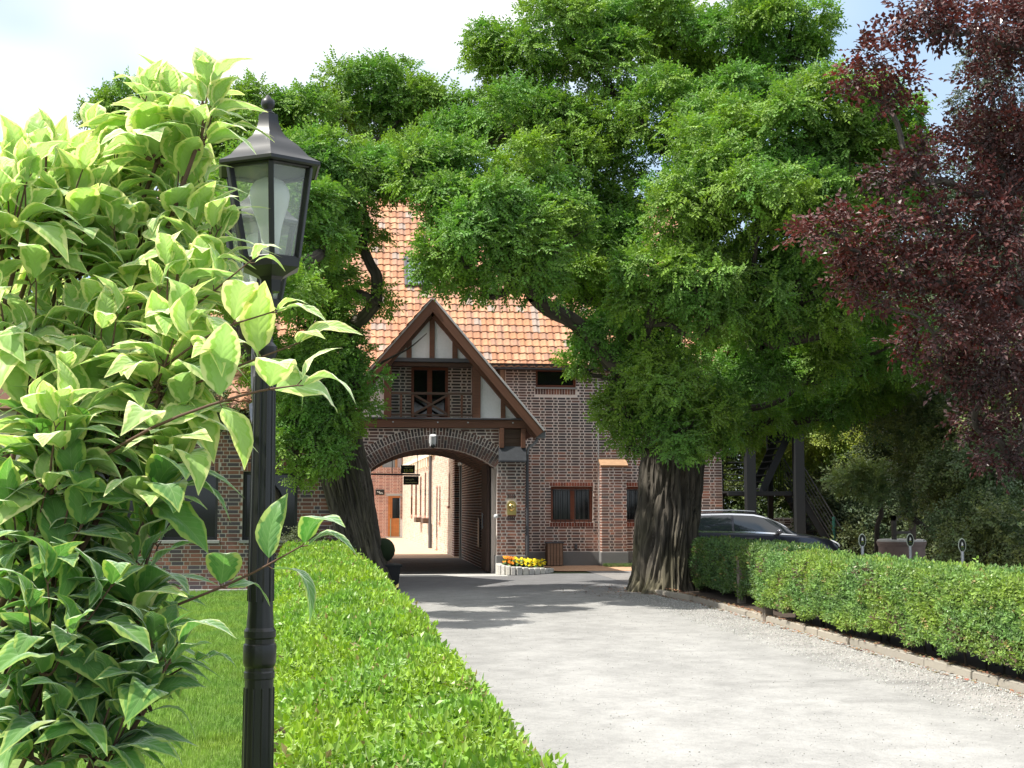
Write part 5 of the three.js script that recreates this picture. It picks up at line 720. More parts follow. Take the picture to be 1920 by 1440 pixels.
function trunk(rows, ridges, ph, seg = 200) { // rows [x, y, z, r]; a furrowed trunk with bulging strands
  const cr = new THREE.CatmullRomCurve3(rows.map((r) => V(r[0], r[1], r[2]))), n = 110, pos = [], uv = [], idx = [];
  for (let i = 0; i <= n; i++) { const t = i / n, p = cr.getPoint(t), f = t * (rows.length - 1), a = Math.min(Math.floor(f), rows.length - 2), r0 = lerp(rows[a][3], rows[a + 1][3], f - a), base = Math.exp(-p.y * 2.6);
    for (let k = 0; k <= seg; k++) { const th = k / seg * Math.PI * 2, w = th + 0.25 * Math.sin(p.y * 0.9 + ph) + 0.12 * N3(Math.cos(th) * 2, p.y * 1.5, Math.sin(th) * 2 + ph);
      const s1 = Math.pow(Math.abs(Math.sin(w * ridges / 2 + ph)), 0.6), s2 = Math.abs(N3(Math.cos(w) * 6 + ph, p.y * 0.7, Math.sin(w) * 6)), s3 = N3(Math.cos(w) * 16, p.y * 2.2, Math.sin(w) * 16 + ph);
      const r = r0 * (0.85 + 0.15 * s1 - 0.17 * Math.pow(1 - Math.min(1, s2 * 3.4), 3) + 0.045 * s3 + 0.03 * N3(Math.cos(w) * 30, p.y * 3.5, Math.sin(w) * 30 + ph)) * (1 + base * (0.3 + 0.5 * Math.max(0, Math.sin(w * 3 + ph * 2)))); pos.push(p.x + Math.cos(th) * r, p.y, p.z + Math.sin(th) * r); uv.push(k / seg * 5, p.y * 0.6); } }
  for (let i = 0; i < n; i++) for (let k = 0; k < seg; k++) { const a = i * (seg + 1) + k, b = a + seg + 1; idx.push(a, b, a + 1, a + 1, b, b + 1); }
  const g = new THREE.BufferGeometry(); g.setAttribute('position', new THREE.Float32BufferAttribute(pos, 3)); g.setAttribute('uv', new THREE.Float32BufferAttribute(uv, 2)); g.setIndex(idx); g.computeVertexNormals();
  return tint(g, (x, y, z) => { const m = clamp(0.4 + fbm(x * 2.2, y * 0.8, z * 2.2) * 1.6) * smooth(2.2, 0.1, y), k = 0.85 + 0.5 * fbm(x * 3, y * 0.6, z * 3 + 4); return [lerp(0.17, 0.25, m) * k, lerp(0.145, 0.225, m) * k, lerp(0.115, 0.125, m) * k]; });
}

// ---------- trees ----------
reseed(61);
const LOCUST_LEAF = pinnate(), LOCUST_MAT = leafMat();
{
  const t = thing('locust_tree', 'great old tree with a broad furrowed trunk beside the drive, right of the gateway', 'tree', [5.87, 0, -24.1]);
  part('trunk', trunk([[5.87, -0.1, -24.1, 0.6], [5.9, 1.0, -24.1, 0.62], [6.0, 2.2, -24.1, 0.63], [6.05, 3.2, -24.0, 0.62], [5.95, 4.3, -23.9, 0.45], [5.9, 4.9, -23.9, 0.2]], 9, 0.6), M.bark, t);
  const big = [V(5.9, 3.9, -24), V(6.6, 3.5, -23.9), V(5.5, 3.7, -23.8)];
  part('limbs', [...limbs(big, LOCUST_RIGHT, 0.032, 0.2, 0.2), tube(curve([V(6.4, 3.2, -23.9), V(7.2, 3.9, -23.4), V(8.0, 3.95, -23.2), V(8.6, 4.3, -23), V(8.9, 5.3, -22.6)], 14), [...Array(15)].map((_, i) => 0.23 - i * 0.008), 10), tube(curve([V(6.2, 3.0, -23.8), V(7.4, 3.45, -24.1), V(8.3, 3.7, -24.3), V(9.0, 4.3, -24.6)], 12), [...Array(13)].map((_, i) => 0.1 - i * 0.006), 8), tube(curve([V(5.6, 3.6, -23.8), V(5.0, 4.9, -23.6), V(4.3, 5.7, -23.4), V(3.7, 6.6, -23.2)], 12), [...Array(13)].map((_, i) => 0.24 - i * 0.009), 10)], M.barkDark, t);
  copies('crown', LOCUST_LEAF, LOCUST_MAT, fill(LOCUST_RIGHT, { per: 800, size: 1, col: [0.135, 0.32, 0.024], inner: 0.15, grow: 1.06 }), t);
}
{
  const t = thing('locust_tree', 'tree with a leaning dark trunk between brick wing and tub, left of the gateway', 'tree', [0.25, 0, -25]);
  part('trunk', trunk([[0.28, -0.1, -25, 0.44], [0.0, 1.1, -25, 0.45], [-0.25, 2.3, -24.9, 0.5], [-0.45, 3.1, -24.8, 0.5], [-0.6, 4.0, -24.7, 0.36], [-0.6, 4.5, -24.7, 0.15]], 7, 2.1), M.bark, t);
  part('limbs', limbs([V(-0.6, 3.6, -24.7), V(-0.3, 3.5, -24.6), V(-0.9, 3.5, -24.7)], LOCUST_LEFT, 0.028, 0.13, 0.2), M.barkDark, t);
  // the bare twig that stands out above the crown and the bare one before the gable
  part('dead_branch', [tube(curve([V(1.6, 9.3, -25.4), V(1.5, 9.6, -25.4), V(1.38, 9.75, -25.4), V(1.3, 10.0, -25.4)], 8), [...Array(9)].map((_, i) => 0.03 - i * 0.0028), 6), tube(curve([V(1.45, 9.65, -25.4), V(1.6, 9.85, -25.4), V(1.58, 10.0, -25.4)], 6), [...Array(7)].map((_, i) => 0.018 - i * 0.0022), 5), tube(curve([V(-0.2, 3.6, -24.6), V(0.4, 4.3, -24.4), V(0.95, 4.6, -24.3), V(1.3, 4.9, -24.3)], 8), [...Array(9)].map((_, i) => 0.035 - i * 0.0035), 6)], M.barkDark, t);
  copies('crown', LOCUST_LEAF, LOCUST_MAT, fill(LOCUST_LEFT, { per: 800, size: 1, col: [0.13, 0.31, 0.022], inner: 0.15, grow: 1.06 }), t);
}
{
  reseed(63); const t = thing('copper_beech', 'copper beech with dark red purple leaves reaching in from the right', 'tree', [10.6, 0, -16]);
  const main = BEECH.map((b) => [...b]);
  part('trunk', trunk([[10.6, -0.1, -16, 0.42], [10.5, 2, -16, 0.4], [10.3, 5, -15.8, 0.36], [10.1, 8, -15.5, 0.28], [10, 11, -15.2, 0.15]], 3, 1.2), M.bark, t);
  part('limbs', limbs([V(10.5, 2.2, -16), V(10.4, 4, -15.9), V(10.2, 6, -15.7), V(10.1, 8, -15.5)], main, 0.012, 0.1, 0.2, 7), mat(0.12, 0.1, 0.085, 0.9, { map: T.bark }), t);
  const off = [[10.4, 9, -15.5, 1.4], [11.5, 6, -15.5, 1.6], [11, 3.6, -16.5, 1.3], [11.5, 8, -16.5, 1.5], [10.2, 1.6, -16.3, 0.9], [9.4, 8.3, -15.3, 0.9]];
  const l = spray(6, 0.2, 0.075, 0.048, 0.4);
  copies('crown', l, leafMat({ clearcoat: 0.35, clearcoatRoughness: 0.25, transmission: 0.4 }), [...fill(main, { per: 500, size: 1, col: [0.066, 0.011, 0.009], vary: 0.6, flat: 0.75, droop: 0.15, inner: 0.35, low: 0.8, warm: [1.6, 1.1, 0.7], cover: 0.45, grow: 0.84 }), ...fill(off, { per: 300, size: 1.2, col: [0.05, 0.012, 0.011], vary: 0.4, inner: 0.4, low: 0.8 })], t);
}
const bush = (name, label, cat, at, lobes, leaf, o, m = leafMat(), rt = 0.02) => { const t = thing(name, label, cat, at); part('stems', limbs([V(at[0], 0.02, at[2]), V(at[0] + 0.2, 0.6, at[2])], lobes, rt, 0.14, 0.2, 3), M.barkDark, t); copies('foliage', leaf, m, fill(lobes, o), t); return t; };
reseed(65);
const IVY_LEAF = spray(7, 0.24, 0.07, 0.055, 0.6), BROAD = spray(8, 0.4, 0.11, 0.06, 0.5);
bush('lime_tree', 'bright green tree standing behind the fire escape', 'tree', [15, 0, -39.5], [...LIME, [14.8, 5.5, -39.5, 1.8], [16.6, 5.2, -39, 1.6], [13.4, 5.6, -41, 1.6]], BROAD, { per: 330, size: 1.0, col: [0.19, 0.31, 0.03], low: 0.9 }, undefined, 0.04);
bush('feathery_shrub', 'pale green feathery shrub in front of the dark trees left of the well', 'shrub', [11.0, 0, -26.8], FEATHER, LOCUST_LEAF, { per: 900, size: 0.8, col: [0.15, 0.27, 0.085], droop: 0.1 });
bush('ivy_bush', 'tall glossy ivy bush hanging over the well at right', 'shrub', [11.8, 0, -23.6], [...IVY, [12.3, 2.6, -23, 1.0], [12.2, 1.0, -21.6, 0.9], [12.5, 3.8, -24, 1.1]], IVY_LEAF, { per: 900, size: 0.85, col: [0.13, 0.21, 0.055], low: 0.9, flat: 1, inner: 0.3 }, leafMat({ clearcoat: 0.8, clearcoatRoughness: 0.3, transmission: 0.25 }));
bush('evergreen_tree', 'broad dark evergreen filling the background between the stair and the well', 'tree', [17.5, 0, -35.5], [...DARK, [19, 4, -36, 2.4], [20.5, 2, -34, 2.2], [18.5, 7, -37, 2.4], [16, 7, -37, 1.8], [21, 6, -36, 2.6], [15.2, 2.5, -36.5, 1.2], [22, 9, -38, 2.8], [18, 10, -39, 2.4]], BROAD, { per: 300, size: 1.1, col: [0.05, 0.09, 0.03], low: 0.9, flat: 1 }, leafMat({ transmission: 0.2 }), 0.05);
bush('broadleaf_tree', 'green tree filling the gap behind the stair landing', 'tree', [12.5, 0, -47], [[12.5, 2.2, -46, 1.8], [14.5, 2.0, -46, 1.8], [13.2, 4.6, -47, 2.0], [11.6, 4.0, -47, 1.6], [15.5, 4.8, -46, 2.2], [13.5, 7, -47, 2.2], [16.5, 7, -45, 2.2], [17.5, 2.5, -45, 2]], BROAD, { per: 280, size: 1.2, col: [0.09, 0.16, 0.03], low: 0.9 }, undefined, 0.05);
bush('conifer', 'grey green conifer glimpsed behind the copper beech', 'tree', [11.6, 0, -20], [[10.6, 8.4, -20, 0.55], [10.9, 7.6, -20, 0.75], [10.5, 9.2, -20, 0.4], [11.2, 6.6, -20, 0.9], [11.4, 5.4, -20, 1.0], [11.0, 4.4, -20.2, 0.9], [12.2, 7, -20, 1.1], [12.4, 5, -20, 1.2], [11.5, 9.8, -20, 0.8]], LOCUST_LEAF, { per: 500, size: 0.8, col: [0.08, 0.115, 0.06], droop: 0.4, low: 0.9, flat: 1.1 });
bush('far_tree', 'mid green tree beyond the copper beech at the far right', 'tree', [18, 0, -28], [[15.5, 4.2, -28, 1.8], [17.5, 6.5, -28, 2.4], [17, 3.5, -27, 2.0], [19, 2.2, -26, 2.0], [20, 6, -28, 2.5], [16.4, 2.0, -27.5, 1.4], [15.0, 6.4, -29, 1.3]], BROAD, { per: 300, size: 1.0, col: [0.05, 0.09, 0.028], low: 0.9 }, leafMat({ transmission: 0.3 }), 0.05);
bush('ivy_clump', 'low dark ivy clump between the left hedge and the brick wing', 'shrub', [-0.95, 0, -24], [[-0.9, 0.75, -23.9, 0.42], [-0.6, 0.6, -24.0, 0.35], [-0.3, 0.6, -24.2, 0.3]], IVY_LEAF, { per: 1400, size: 0.6, col: [0.05, 0.09, 0.025], flat: 1, low: 0.8 });
bush('climbing_ivy', 'thin ivy trailing along the top of the brick wing wall', 'climber', [-1.9, 0, -24.7], [[-2.2, 3.25, -24.75, 0.35], [-1.7, 3.1, -24.75, 0.3], [-1.2, 3.2, -24.75, 0.38], [-2.8, 3.45, -24.75, 0.4], [-3.5, 3.3, -24.75, 0.35]], LOCUST_LEAF, { per: 600, size: 0.8, col: [0.07, 0.13, 0.03], low: 0.9 });

// ---------- hedges ----------
reseed(71);
const PRIVET = (() => { const L = []; for (let i = 0; i < 7; i++) { const a = i * 2.4, t = i / 6, p = V(0.05 * t, 0, 0), d = i === 6 ? V(1, 0.1, 0).normalize() : V(rr(0.05, 0.4), Math.sin(a), Math.cos(a)).normalize(), n = V(1, 0, 0).addScaledVector(d, -d.x).addScaledVector(rvec(), 0.3); n.addScaledVector(d, -n.dot(d)).normalize(); L.push({ o: p, d, n, l: 0.034 * rr(0.8, 1.15), w: 0.021 }); } return leafQuads(L, 0.18); })();
function hedge(o, path, hgt, y0, dens, col, size, core) { // path rows [z, xl, xr]; sprigs over the top and both sides
  const out = [], at = (z) => { for (let i = 0; i < path.length - 1; i++) if (z <= path[i][0] && z >= path[i + 1][0]) { const t = (path[i][0] - z) / (path[i][0] - path[i + 1][0]); return [lerp(path[i][1], path[i + 1][1], t), lerp(path[i][2], path[i + 1][2], t)]; } return [path[0][1], path[0][2]]; };
  const zs = path[0][0], ze = path[path.length - 1][0], steps = 240;
  for (let s = 0; s < steps; s++) {
    const za = lerp(zs, ze, s / steps), dz = (zs - ze) / steps, [xl, xr] = at(za), w = xr - xl, n0 = dens(za);
    for (const [face, area] of [['top', w * dz], ['l', (hgt - y0) * dz], ['r', (hgt - y0) * dz], ...(s === 0 || s === steps - 1 ? [['end', w * (hgt - y0)]] : [])]) {
      const n = area * n0; for (let i = 0; i < Math.floor(n) + (rnd() < n % 1 ? 1 : 0); i++) {
        const z = face === 'end' ? za : za - rnd() * dz; let p, nn; const y = rr(y0 + 0.14 * (0.5 + N3(z * 2.3, 3, face === 'l' ? 1 : 7)), hgt);
        if (face === 'top') { p = V(rr(xl, xr), hgt, z); nn = V(0, 1, 0); } else if (face === 'end') { p = V(rr(xl, xr), y, z); nn = V(0, 0, s ? -1 : 1); } else { p = V(face === 'l' ? xl : xr, y, z); nn = V(face === 'l' ? -1 : 1, 0, 0); }
        p.addScaledVector(nn, 0.035 * N3(p.x * 2.2, p.y * 3, p.z * 2.2) * 2 + rr(-0.06, 0.015) + (rnd() < 0.012 ? rr(0.02, 0.07) : 0)); const rounded = face !== 'top' && p.y > hgt - 0.06 ? -0.03 : 0; p.addScaledVector(nn, rounded);
        const dir = nn.clone().multiplyScalar(0.8).add(V(0, face === 'top' ? 0.3 : 0.5, 0)).addScaledVector(rvec(), 0.6), q = size(z) * rr(0.8, 1.25), v = rr(0.7, 1.25), b = clamp(0.5 + 1.2 * N3(p.x * 3, p.y * 3, p.z * 1.3) + rr(-0.35, 0.35));
        const brown = face !== 'top' && N3(p.x * 2, p.y * 2.2, p.z * 1.4 + 30) > 0.28 && rnd() < 0.2; const dry = rnd() < 0.025; const c = brown ? [0.14, 0.09, 0.05] : dry ? [0.32, 0.26, 0.08] : [col[0] * lerp(0.8, 1.3, b), col[1] * lerp(0.9, 1.1, b), col[2] * lerp(1.3, 0.7, b)];
        out.push({ m: basis(dir, rvec()).scale(V(q, q, q)).setPosition(p), c: c.map((k) => k * v) });
      }
    }
  }
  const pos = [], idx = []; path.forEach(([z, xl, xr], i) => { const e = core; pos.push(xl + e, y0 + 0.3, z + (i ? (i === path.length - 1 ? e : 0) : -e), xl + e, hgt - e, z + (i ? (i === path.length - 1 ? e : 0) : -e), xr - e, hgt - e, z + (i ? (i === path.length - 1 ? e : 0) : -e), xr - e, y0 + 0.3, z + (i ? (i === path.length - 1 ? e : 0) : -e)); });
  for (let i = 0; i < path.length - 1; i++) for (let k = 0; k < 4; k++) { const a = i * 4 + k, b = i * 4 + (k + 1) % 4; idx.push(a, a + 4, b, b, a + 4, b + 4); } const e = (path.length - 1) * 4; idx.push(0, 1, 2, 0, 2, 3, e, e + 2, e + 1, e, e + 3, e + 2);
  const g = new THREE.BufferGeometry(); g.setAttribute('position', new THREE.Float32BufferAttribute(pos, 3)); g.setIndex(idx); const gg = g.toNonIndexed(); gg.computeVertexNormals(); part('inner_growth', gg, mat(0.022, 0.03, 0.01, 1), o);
  const st = []; for (let z = zs - 0.1; z > ze; z -= rr(0.15, 0.55)) { const [xl, xr] = at(z); for (let q = 0; q < 2; q++) { const x = rr(xl + 0.1, xr - 0.1); st.push(tube([V(x, -0.02, z), V(x + rr(-0.05, 0.05), 0.2, z + rr(-0.05, 0.05)), V(x + rr(-0.12, 0.12), 0.5, z + rr(-0.1, 0.1))], [0.014, 0.011, 0.008], 5)); } } part('stems', st, M.barkDark, o);
  copies('foliage', PRIVET, leafMat({ clearcoat: 0.4, clearcoatRoughness: 0.28, transmission: 0.38 }), out, o);
}
{
  const h = thing('hedge', 'long low clipped hedge with a flat bright yellow green top between lawn and drive', 'hedge', [0.1, 0, -8]);
  hedge(h, [[-2.1, -0.12, 0.5], [-3.5, -0.17, 0.48], [-5.5, -0.3, 0.43], [-10.7, -0.62, 0.28], [-16, -0.85, 0.04], [-22.3, -1.18, -0.28]], 0.9, 0.05, (z) => (z > -6 ? 5200 : z > -11 ? 3000 : 1700), [0.21, 0.39, 0.016], (z) => (z > -6 ? 0.8 : z > -11 ? 1.0 : 1.3), 0.09);
  const r = thing('hedge', 'clipped privet hedge along the kerb on the right of the drive', 'hedge', [6.1, 0, -13]);
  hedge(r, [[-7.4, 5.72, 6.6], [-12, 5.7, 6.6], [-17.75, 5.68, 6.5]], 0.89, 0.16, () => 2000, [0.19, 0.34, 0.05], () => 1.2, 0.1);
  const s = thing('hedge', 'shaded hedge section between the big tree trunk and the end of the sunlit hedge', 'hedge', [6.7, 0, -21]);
  hedge(s, [[-18.6, 6.3, 7.05], [-24.6, 6.3, 7.05]], 0.9, 0.1, () => 1300, [0.1, 0.21, 0.035], () => 1.4, 0.1);  // same kind of hedge, its leaf colour darkened to carry the tree shade
}

// ---------- lawn grass and gravel ----------
{
  reseed(81); const bl = []; for (let k = 0; k < 7; k++) { const a = rr(0, 6.28), o = V(rr(-0.02, 0.02), 0, rr(-0.02, 0.02)), lean = rr(0.1, 0.7); bl.push({ o, d: V(Math.cos(a) * lean, 1, Math.sin(a) * lean).normalize(), n: V(Math.cos(a), -lean, Math.sin(a)).normalize(), l: rr(0.025, 0.05), w: 0.005 }); }
  const g = leafQuads(bl, 0.1), l = [];
  for (let i = 0; i < 34000; i++) { const z = -3.6 - Math.pow(rnd(), 1.3) * 21, x = rr(0.165 * z - 0.3, -0.2 + (z + 5) * 0.045), s = rr(0.7, 1.3) * (z < -9 ? 1.5 : 1), n = 0.5 + fbm(x * 1.3, 7, z * 1.3), v = rr(0.75, 1.25); l.push({ m: new THREE.Matrix4().compose(V(x, 0, z), new THREE.Quaternion().setFromAxisAngle(UP, rr(0, 6.28)), V(s, s, s)), c: [lerp(0.16, 0.3, n) * v, lerp(0.34, 0.44, n) * v, 0.055 * v] }); }
  const o = copies('grass', g, leafMat({ clearcoat: 0, transmission: 0.35 }), l, null); tag(o, 'short mown green lawn grass left of the hedge', 'grass');
  reseed(82); const st = new THREE.IcosahedronGeometry(1, 0), gl = [];
  const put = (x, z, s, pale) => { const k = rr(0.6, 1.15) * pale; gl.push({ m: new THREE.Matrix4().compose(V(x, 0.004 + s * 0.25, z), new THREE.Quaternion().setFromUnitVectors(UP, rvec()), V(s * rr(0.7, 1.3), s * rr(0.45, 0.8), s * rr(0.7, 1.3))), c: [k * rr(0.97, 1.04), k, k * rr(0.9, 0.98)] }); };
  for (let i = 0; i < 15000; i++) { const z = -7.5 - rnd() * 15.5, d = Math.pow(rnd(), 2.6) * 0.95, bend = Math.max(0, -20.5 - z) * 0.1; put(5.66 - bend - d - 0.15 * Math.max(0, N3(z, 1, 2)), z, rr(0.004, 0.011), 0.4); }
  for (let i = 0; i < 4500; i++) { const z = -7 - Math.pow(rnd(), 1.3) * 17; put(rr(0.2, 5.4), z, rr(0.003, 0.007), 0.36); }
  for (let i = 0; i < 1500; i++) { const z = -3 - Math.pow(rnd(), 1.1) * 20; put(0.55 + rr(-0.1, 0.35) + (z + 5) * 0.03, z, rr(0.006, 0.016), 0.3); }
  tag(copies('gravel', st, mat(1, 1, 1, 0.95), gl, null), 'loose pale gravel scattered over the drive and along the kerb', 'gravel');
  reseed(83); const lt = []; for (let i = 0; i < 3500; i++) { const z = -8 - rnd() * 16, x = rr(5.55, 6.0) - Math.max(0, -20.5 - z) * 0.08, s = rr(0.012, 0.03); lt.push({ m: new THREE.Matrix4().compose(V(x, (x > 5.82 ? 0.036 : 0.012) + (Math.abs(x - 5.75) < 0.07 ? 0.085 : 0), z), new THREE.Quaternion().setFromEuler(new THREE.Euler(-Math.PI / 2 + rr(-0.4, 0.4), rr(-0.4, 0.4), rr(0, 6))), V(s, s * 0.5, s)), c: [0.26 * rr(0.5, 1.2), 0.15 * rr(0.6, 1.1), 0.07] }); }
  for (let i = 0; i < 900; i++) { const a = rr(0, 6.28), q = 0.7 + Math.pow(rnd(), 1.7) * 1.5, s = rr(0.01, 0.028); lt.push({ m: new THREE.Matrix4().compose(V(5.87 + Math.cos(a) * q, 0.016, -24.1 + Math.sin(a) * q), new THREE.Quaternion().setFromEuler(new THREE.Euler(-Math.PI / 2 + rr(-0.4, 0.4), rr(-0.4, 0.4), rr(0, 6))), V(s, s * 0.5, s)), c: [0.22 * rr(0.5, 1.2), 0.14 * rr(0.6, 1.1), 0.07] }); }
  tag(copies('leaf_litter', new THREE.CircleGeometry(1, 5), mat(1, 1, 1, 0.9, { side: THREE.DoubleSide }), lt, null), 'dry brown leaf litter along the kerb and round the big trunk', 'leaf litter');
  reseed(84); const wl = []; for (let i = 0; i < 1200; i++) { wl.push({ m: new THREE.Matrix4().compose(V(rr(6.6, 8.4), 0.012, rr(-34.2, -33.5)), new THREE.Quaternion().setFromAxisAngle(UP, rr(0, 6.28)), V(2, 2, 2)), c: [0.12, 0.2, 0.05].map((k) => k * rr(0.7, 1.3)) }); }
  tag(copies('grass', g, leafMat({ clearcoat: 0, transmission: 0.35 }), wl, null), 'narrow strip of grass at the foot of the wall right of the pilaster', 'grass');
}

// ---------- variegated shrub in the foreground ----------
{
  reseed(91); const S = 512, c = document.createElement('canvas'); c.width = c.height = S * 2; const g = c.getContext('2d');
  for (let k = 0; k < 4; k++) {
    const ox = (k % 2) * S, oy = Math.floor(k / 2) * S; g.save(); g.beginPath(); g.rect(ox, oy, S, S); g.clip();
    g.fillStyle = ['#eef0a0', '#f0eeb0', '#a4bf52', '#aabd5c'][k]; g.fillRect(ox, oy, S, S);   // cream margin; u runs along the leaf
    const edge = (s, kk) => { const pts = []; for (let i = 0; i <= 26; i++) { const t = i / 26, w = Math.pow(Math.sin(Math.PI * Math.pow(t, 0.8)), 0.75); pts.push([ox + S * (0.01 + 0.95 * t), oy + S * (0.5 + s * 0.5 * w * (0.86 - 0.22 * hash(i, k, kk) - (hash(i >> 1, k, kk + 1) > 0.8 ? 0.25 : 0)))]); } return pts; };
    g.fillStyle = ['#a6cc58', '#9ec45e', '#5f9834', '#4f8830'][k]; g.beginPath(); g.moveTo(ox, oy + S / 2); for (const p of edge(-1, 10)) g.lineTo(...p); for (const p of edge(1, 20).reverse()) g.lineTo(...p); g.fill();  // last two tiles, for low leaves: less variegation, greens also darkened for shade
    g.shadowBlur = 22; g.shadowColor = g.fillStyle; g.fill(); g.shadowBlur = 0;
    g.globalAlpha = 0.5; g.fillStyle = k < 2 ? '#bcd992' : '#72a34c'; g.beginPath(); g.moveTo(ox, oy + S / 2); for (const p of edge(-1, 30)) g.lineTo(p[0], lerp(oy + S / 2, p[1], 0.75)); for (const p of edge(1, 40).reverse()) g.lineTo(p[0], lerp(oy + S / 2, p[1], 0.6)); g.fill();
    g.globalAlpha = 0.6; g.strokeStyle = '#b4cd86'; g.lineWidth = 5; g.beginPath(); g.moveTo(ox, oy + S / 2); g.lineTo(ox + S, oy + S / 2); g.stroke(); g.lineWidth = 2.5; g.globalAlpha = 0.4;
    for (let i = 1; i < 7; i++) for (const s of [-1, 1]) { const x = ox + S * (i / 8.5); g.beginPath(); g.moveTo(x, oy + S / 2); g.quadraticCurveTo(x + S * 0.16, oy + S / 2 + s * S * 0.18, x + S * 0.3, oy + S / 2 + s * S * 0.46); g.stroke(); }
    g.restore(); g.globalAlpha = 1;
  }
  const lt = new THREE.CanvasTexture(c); lt.colorSpace = THREE.SRGBColorSpace; lt.flipY = false;
  const bump = (() => { const t = tex(512, 512, (u, v) => { const k = Math.floor(v * 2), vv = (v * 2) % 1 - 0.5, uu = (u * 2) % 1, q = ((uu - Math.abs(vv) * 0.55) * 8.5 + 8.5) % 1; return 0.5 + 0.5 * Math.min(1, Math.abs(q - 0.5) * 3) * Math.min(1, Math.abs(vv) * 14); }); return t; })();
  const lm = mat(1, 1, 1, 1, { map: lt, side: THREE.DoubleSide, transmission: 0.55, thickness: 0, clearcoat: 0.3, clearcoatRoughness: 0.33, bumpMap: bump, bumpScale: 0.0012 });
  const lms = [[1, 1, 1], [0.92, 0.97, 0.8], [1, 0.98, 0.9], [0.85, 0.93, 0.85]].map((q) => { const m = lm.clone(); m.color.setRGB(...q); return m; });
  // a leaf of unit length along +x: folded along the midrib, arched, tip drawn out and curled
  const leafGeo = (k, arch, foldA, twist, wave, wid) => {
    const nu = 9, nv = 6, pos = [], uv = [], idx = []; const ou = (k % 2) * 0.5, ov = Math.floor(k / 2) * 0.5;
    for (let i = 0; i <= nu; i++) for (let j = 0; j <= nv; j++) { const t = i / nu, v = j / nv * 2 - 1, w = wid * Math.pow(Math.sin(Math.PI * Math.pow(t, 0.74)), 0.85) * (t > 0.82 ? 1 - (t - 0.82) * 1.6 : 1) + 0.004, ang = twist * t, y = arch * (Math.sin(Math.PI * t * 0.9) * 0.35 - t * t * 0.55) + (Math.abs(v) - 0.62 * v * v) * w * foldA * 1.7 + wave * w * Math.sin(t * 13 + v * 2) * Math.abs(v), z = v * w; pos.push(t * (1 - 0.08 * arch * t), y * Math.cos(ang) - z * Math.sin(ang), y * Math.sin(ang) + z * Math.cos(ang)); uv.push(ou + (0.01 + 0.98 * t) * 0.5, ov + (0.5 + v * 0.49 * Math.min(1, (w / wid) + 0.04)) * 0.5); }
    for (let i = 0; i < nu; i++) for (let j = 0; j < nv; j++) { const a = i * (nv + 1) + j, b = a + nv + 1; idx.push(a, a + 1, b, a + 1, b + 1, b); }
    const gg = new THREE.BufferGeometry(); gg.setAttribute('position', new THREE.Float32BufferAttribute(pos, 3)); gg.setAttribute('uv', new THREE.Float32BufferAttribute(uv, 2)); gg.setIndex(idx); gg.computeVertexNormals(); return gg;
  };
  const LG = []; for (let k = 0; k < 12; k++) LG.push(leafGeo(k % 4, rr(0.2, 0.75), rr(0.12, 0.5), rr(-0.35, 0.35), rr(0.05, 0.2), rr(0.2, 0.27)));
  const t = thing('variegated_dogwood', 'large variegated shrub with cream edged green leaves in the left foreground', 'shrub', [-0.95, 0, -2.5]);
  const root = V(-0.95, 0, -2.5), stems = [], leaves = [];
  const addLeaf = (p, dir, up, len) => leaves.push({ m: basis(dir, up).scale(V(len, len, len)).setPosition(p), k: 4 * Math.floor(rnd() * 3) + (rnd() < smooth(1.35, 1.85, p.y) ? 0 : 2) + (rnd() < 0.5 ? 0 : 1), p, len });  // high leaves draw the pale tiles, low ones the shade-darkened tiles
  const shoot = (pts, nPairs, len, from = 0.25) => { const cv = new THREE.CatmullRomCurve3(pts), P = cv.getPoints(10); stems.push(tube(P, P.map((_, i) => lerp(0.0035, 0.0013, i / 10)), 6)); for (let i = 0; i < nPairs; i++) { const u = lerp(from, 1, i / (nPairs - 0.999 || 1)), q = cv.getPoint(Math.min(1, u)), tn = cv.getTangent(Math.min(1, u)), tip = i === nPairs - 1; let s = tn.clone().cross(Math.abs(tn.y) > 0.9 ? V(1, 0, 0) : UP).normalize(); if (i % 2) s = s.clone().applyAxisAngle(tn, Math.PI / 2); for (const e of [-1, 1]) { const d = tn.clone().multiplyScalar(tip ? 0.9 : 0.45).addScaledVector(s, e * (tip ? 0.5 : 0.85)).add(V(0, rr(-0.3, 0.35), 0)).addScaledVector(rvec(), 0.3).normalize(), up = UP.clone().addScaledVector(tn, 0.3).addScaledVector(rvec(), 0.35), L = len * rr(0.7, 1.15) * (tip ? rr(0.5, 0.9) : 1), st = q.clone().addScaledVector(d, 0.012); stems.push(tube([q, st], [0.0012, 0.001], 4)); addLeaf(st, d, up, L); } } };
  for (const [x, y, z, r] of SHRUB) {
    const cen = V(x, y, z), m = root.clone().lerp(cen, 0.5).add(V(rr(-0.15, 0.05), 0.1, rr(-0.1, 0.1))), P = curve([root.clone().add(V(rr(-0.12, 0.12), 0, rr(-0.12, 0.12))), m, cen], 10); stems.push(tube(P, P.map((_, i) => lerp(0.012, 0.004, i / 10)), 7));
    const n = Math.round(4 + r * r * 680);
    for (let i = 0; i < n; i++) { const d = rvec(), a = cen.clone().addScaledVector(rvec(), r * 0.3), b = cen.clone().addScaledVector(d, r * rr(0.3, 0.7)); const out = b.clone().sub(root).normalize().multiplyScalar(0.045).add(V(0, 0.045, 0)); shoot([a, a.clone().lerp(b, 0.55).add(V(0, 0.015, 0)), b.clone().add(out)], 2 + Math.floor(rnd() * 1.9), 0.126); }
  }
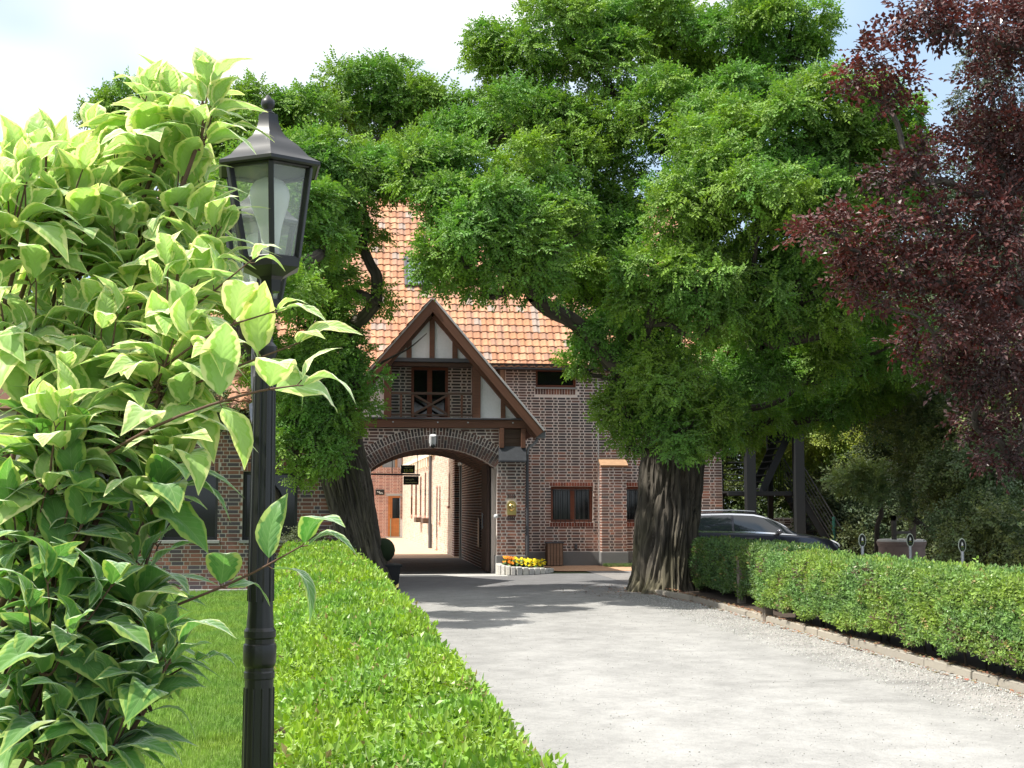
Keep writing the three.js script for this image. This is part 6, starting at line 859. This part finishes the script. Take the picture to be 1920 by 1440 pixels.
  // the branches that reach out across the lamp post
  shoot([V(-0.5, 1.72, -2.38), V(-0.35, 1.79, -2.33), V(-0.21, 1.84, -2.24), V(-0.11, 1.875, -2.2)], 5, 0.14, 0.2); shoot([V(-0.48, 1.66, -2.3), V(-0.33, 1.74, -2.22), V(-0.17, 1.79, -2.16), V(-0.1, 1.8, -2.14)], 4, 0.14, 0.3); shoot([V(-0.5, 1.75, -2.4), V(-0.36, 1.83, -2.3), V(-0.24, 1.9, -2.22), V(-0.15, 1.93, -2.2)], 4, 0.13, 0.3); shoot([V(-0.45, 1.78, -2.35), V(-0.3, 1.86, -2.3), V(-0.2, 1.93, -2.25)], 4, 0.11, 0.2); shoot([V(-0.4, 1.9, -2.4), V(-0.29, 1.97, -2.36), V(-0.2, 2.04, -2.33)], 3, 0.1, 0.3);
  shoot([V(-0.55, 1.3, -2.35), V(-0.4, 1.39, -2.3), V(-0.19, 1.48, -2.22), V(-0.09, 1.535, -2.15)], 3, 0.125, 0.6); shoot([V(-0.6, 1.33, -2.4), V(-0.46, 1.36, -2.34), V(-0.33, 1.42, -2.3)], 3, 0.085, 0.4); shoot([V(-0.5, 1.24, -2.3), V(-0.36, 1.29, -2.26), V(-0.27, 1.34, -2.24)], 3, 0.08, 0.4);
  part('stems', stems, M.twig, t);
  const cells = {}; for (const q of leaves) { const s = q.p.clone().project(camera); q.z = q.p.distanceTo(camera.position); q.s = Math.abs(s.x) < 1 && Math.abs(s.y) < 1 ? q.len / q.z : -1; (cells[Math.round(s.x * 26) + ',' + Math.round(s.y * 20)] ||= []).push(q); }
  for (const c of Object.values(cells)) c.sort((a, b) => a.z - b.z).forEach((q, i) => { if (i > 1) q.s *= 0.4; }); leaves.sort((a, b) => b.s - a.s);
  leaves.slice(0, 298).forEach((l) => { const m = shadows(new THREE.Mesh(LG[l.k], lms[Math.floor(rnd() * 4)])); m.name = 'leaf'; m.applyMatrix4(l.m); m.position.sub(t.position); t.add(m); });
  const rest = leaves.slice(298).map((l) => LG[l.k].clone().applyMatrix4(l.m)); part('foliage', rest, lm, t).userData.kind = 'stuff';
  console.log('shrub leaves', leaves.length);
}
renderer.render(scene, camera);
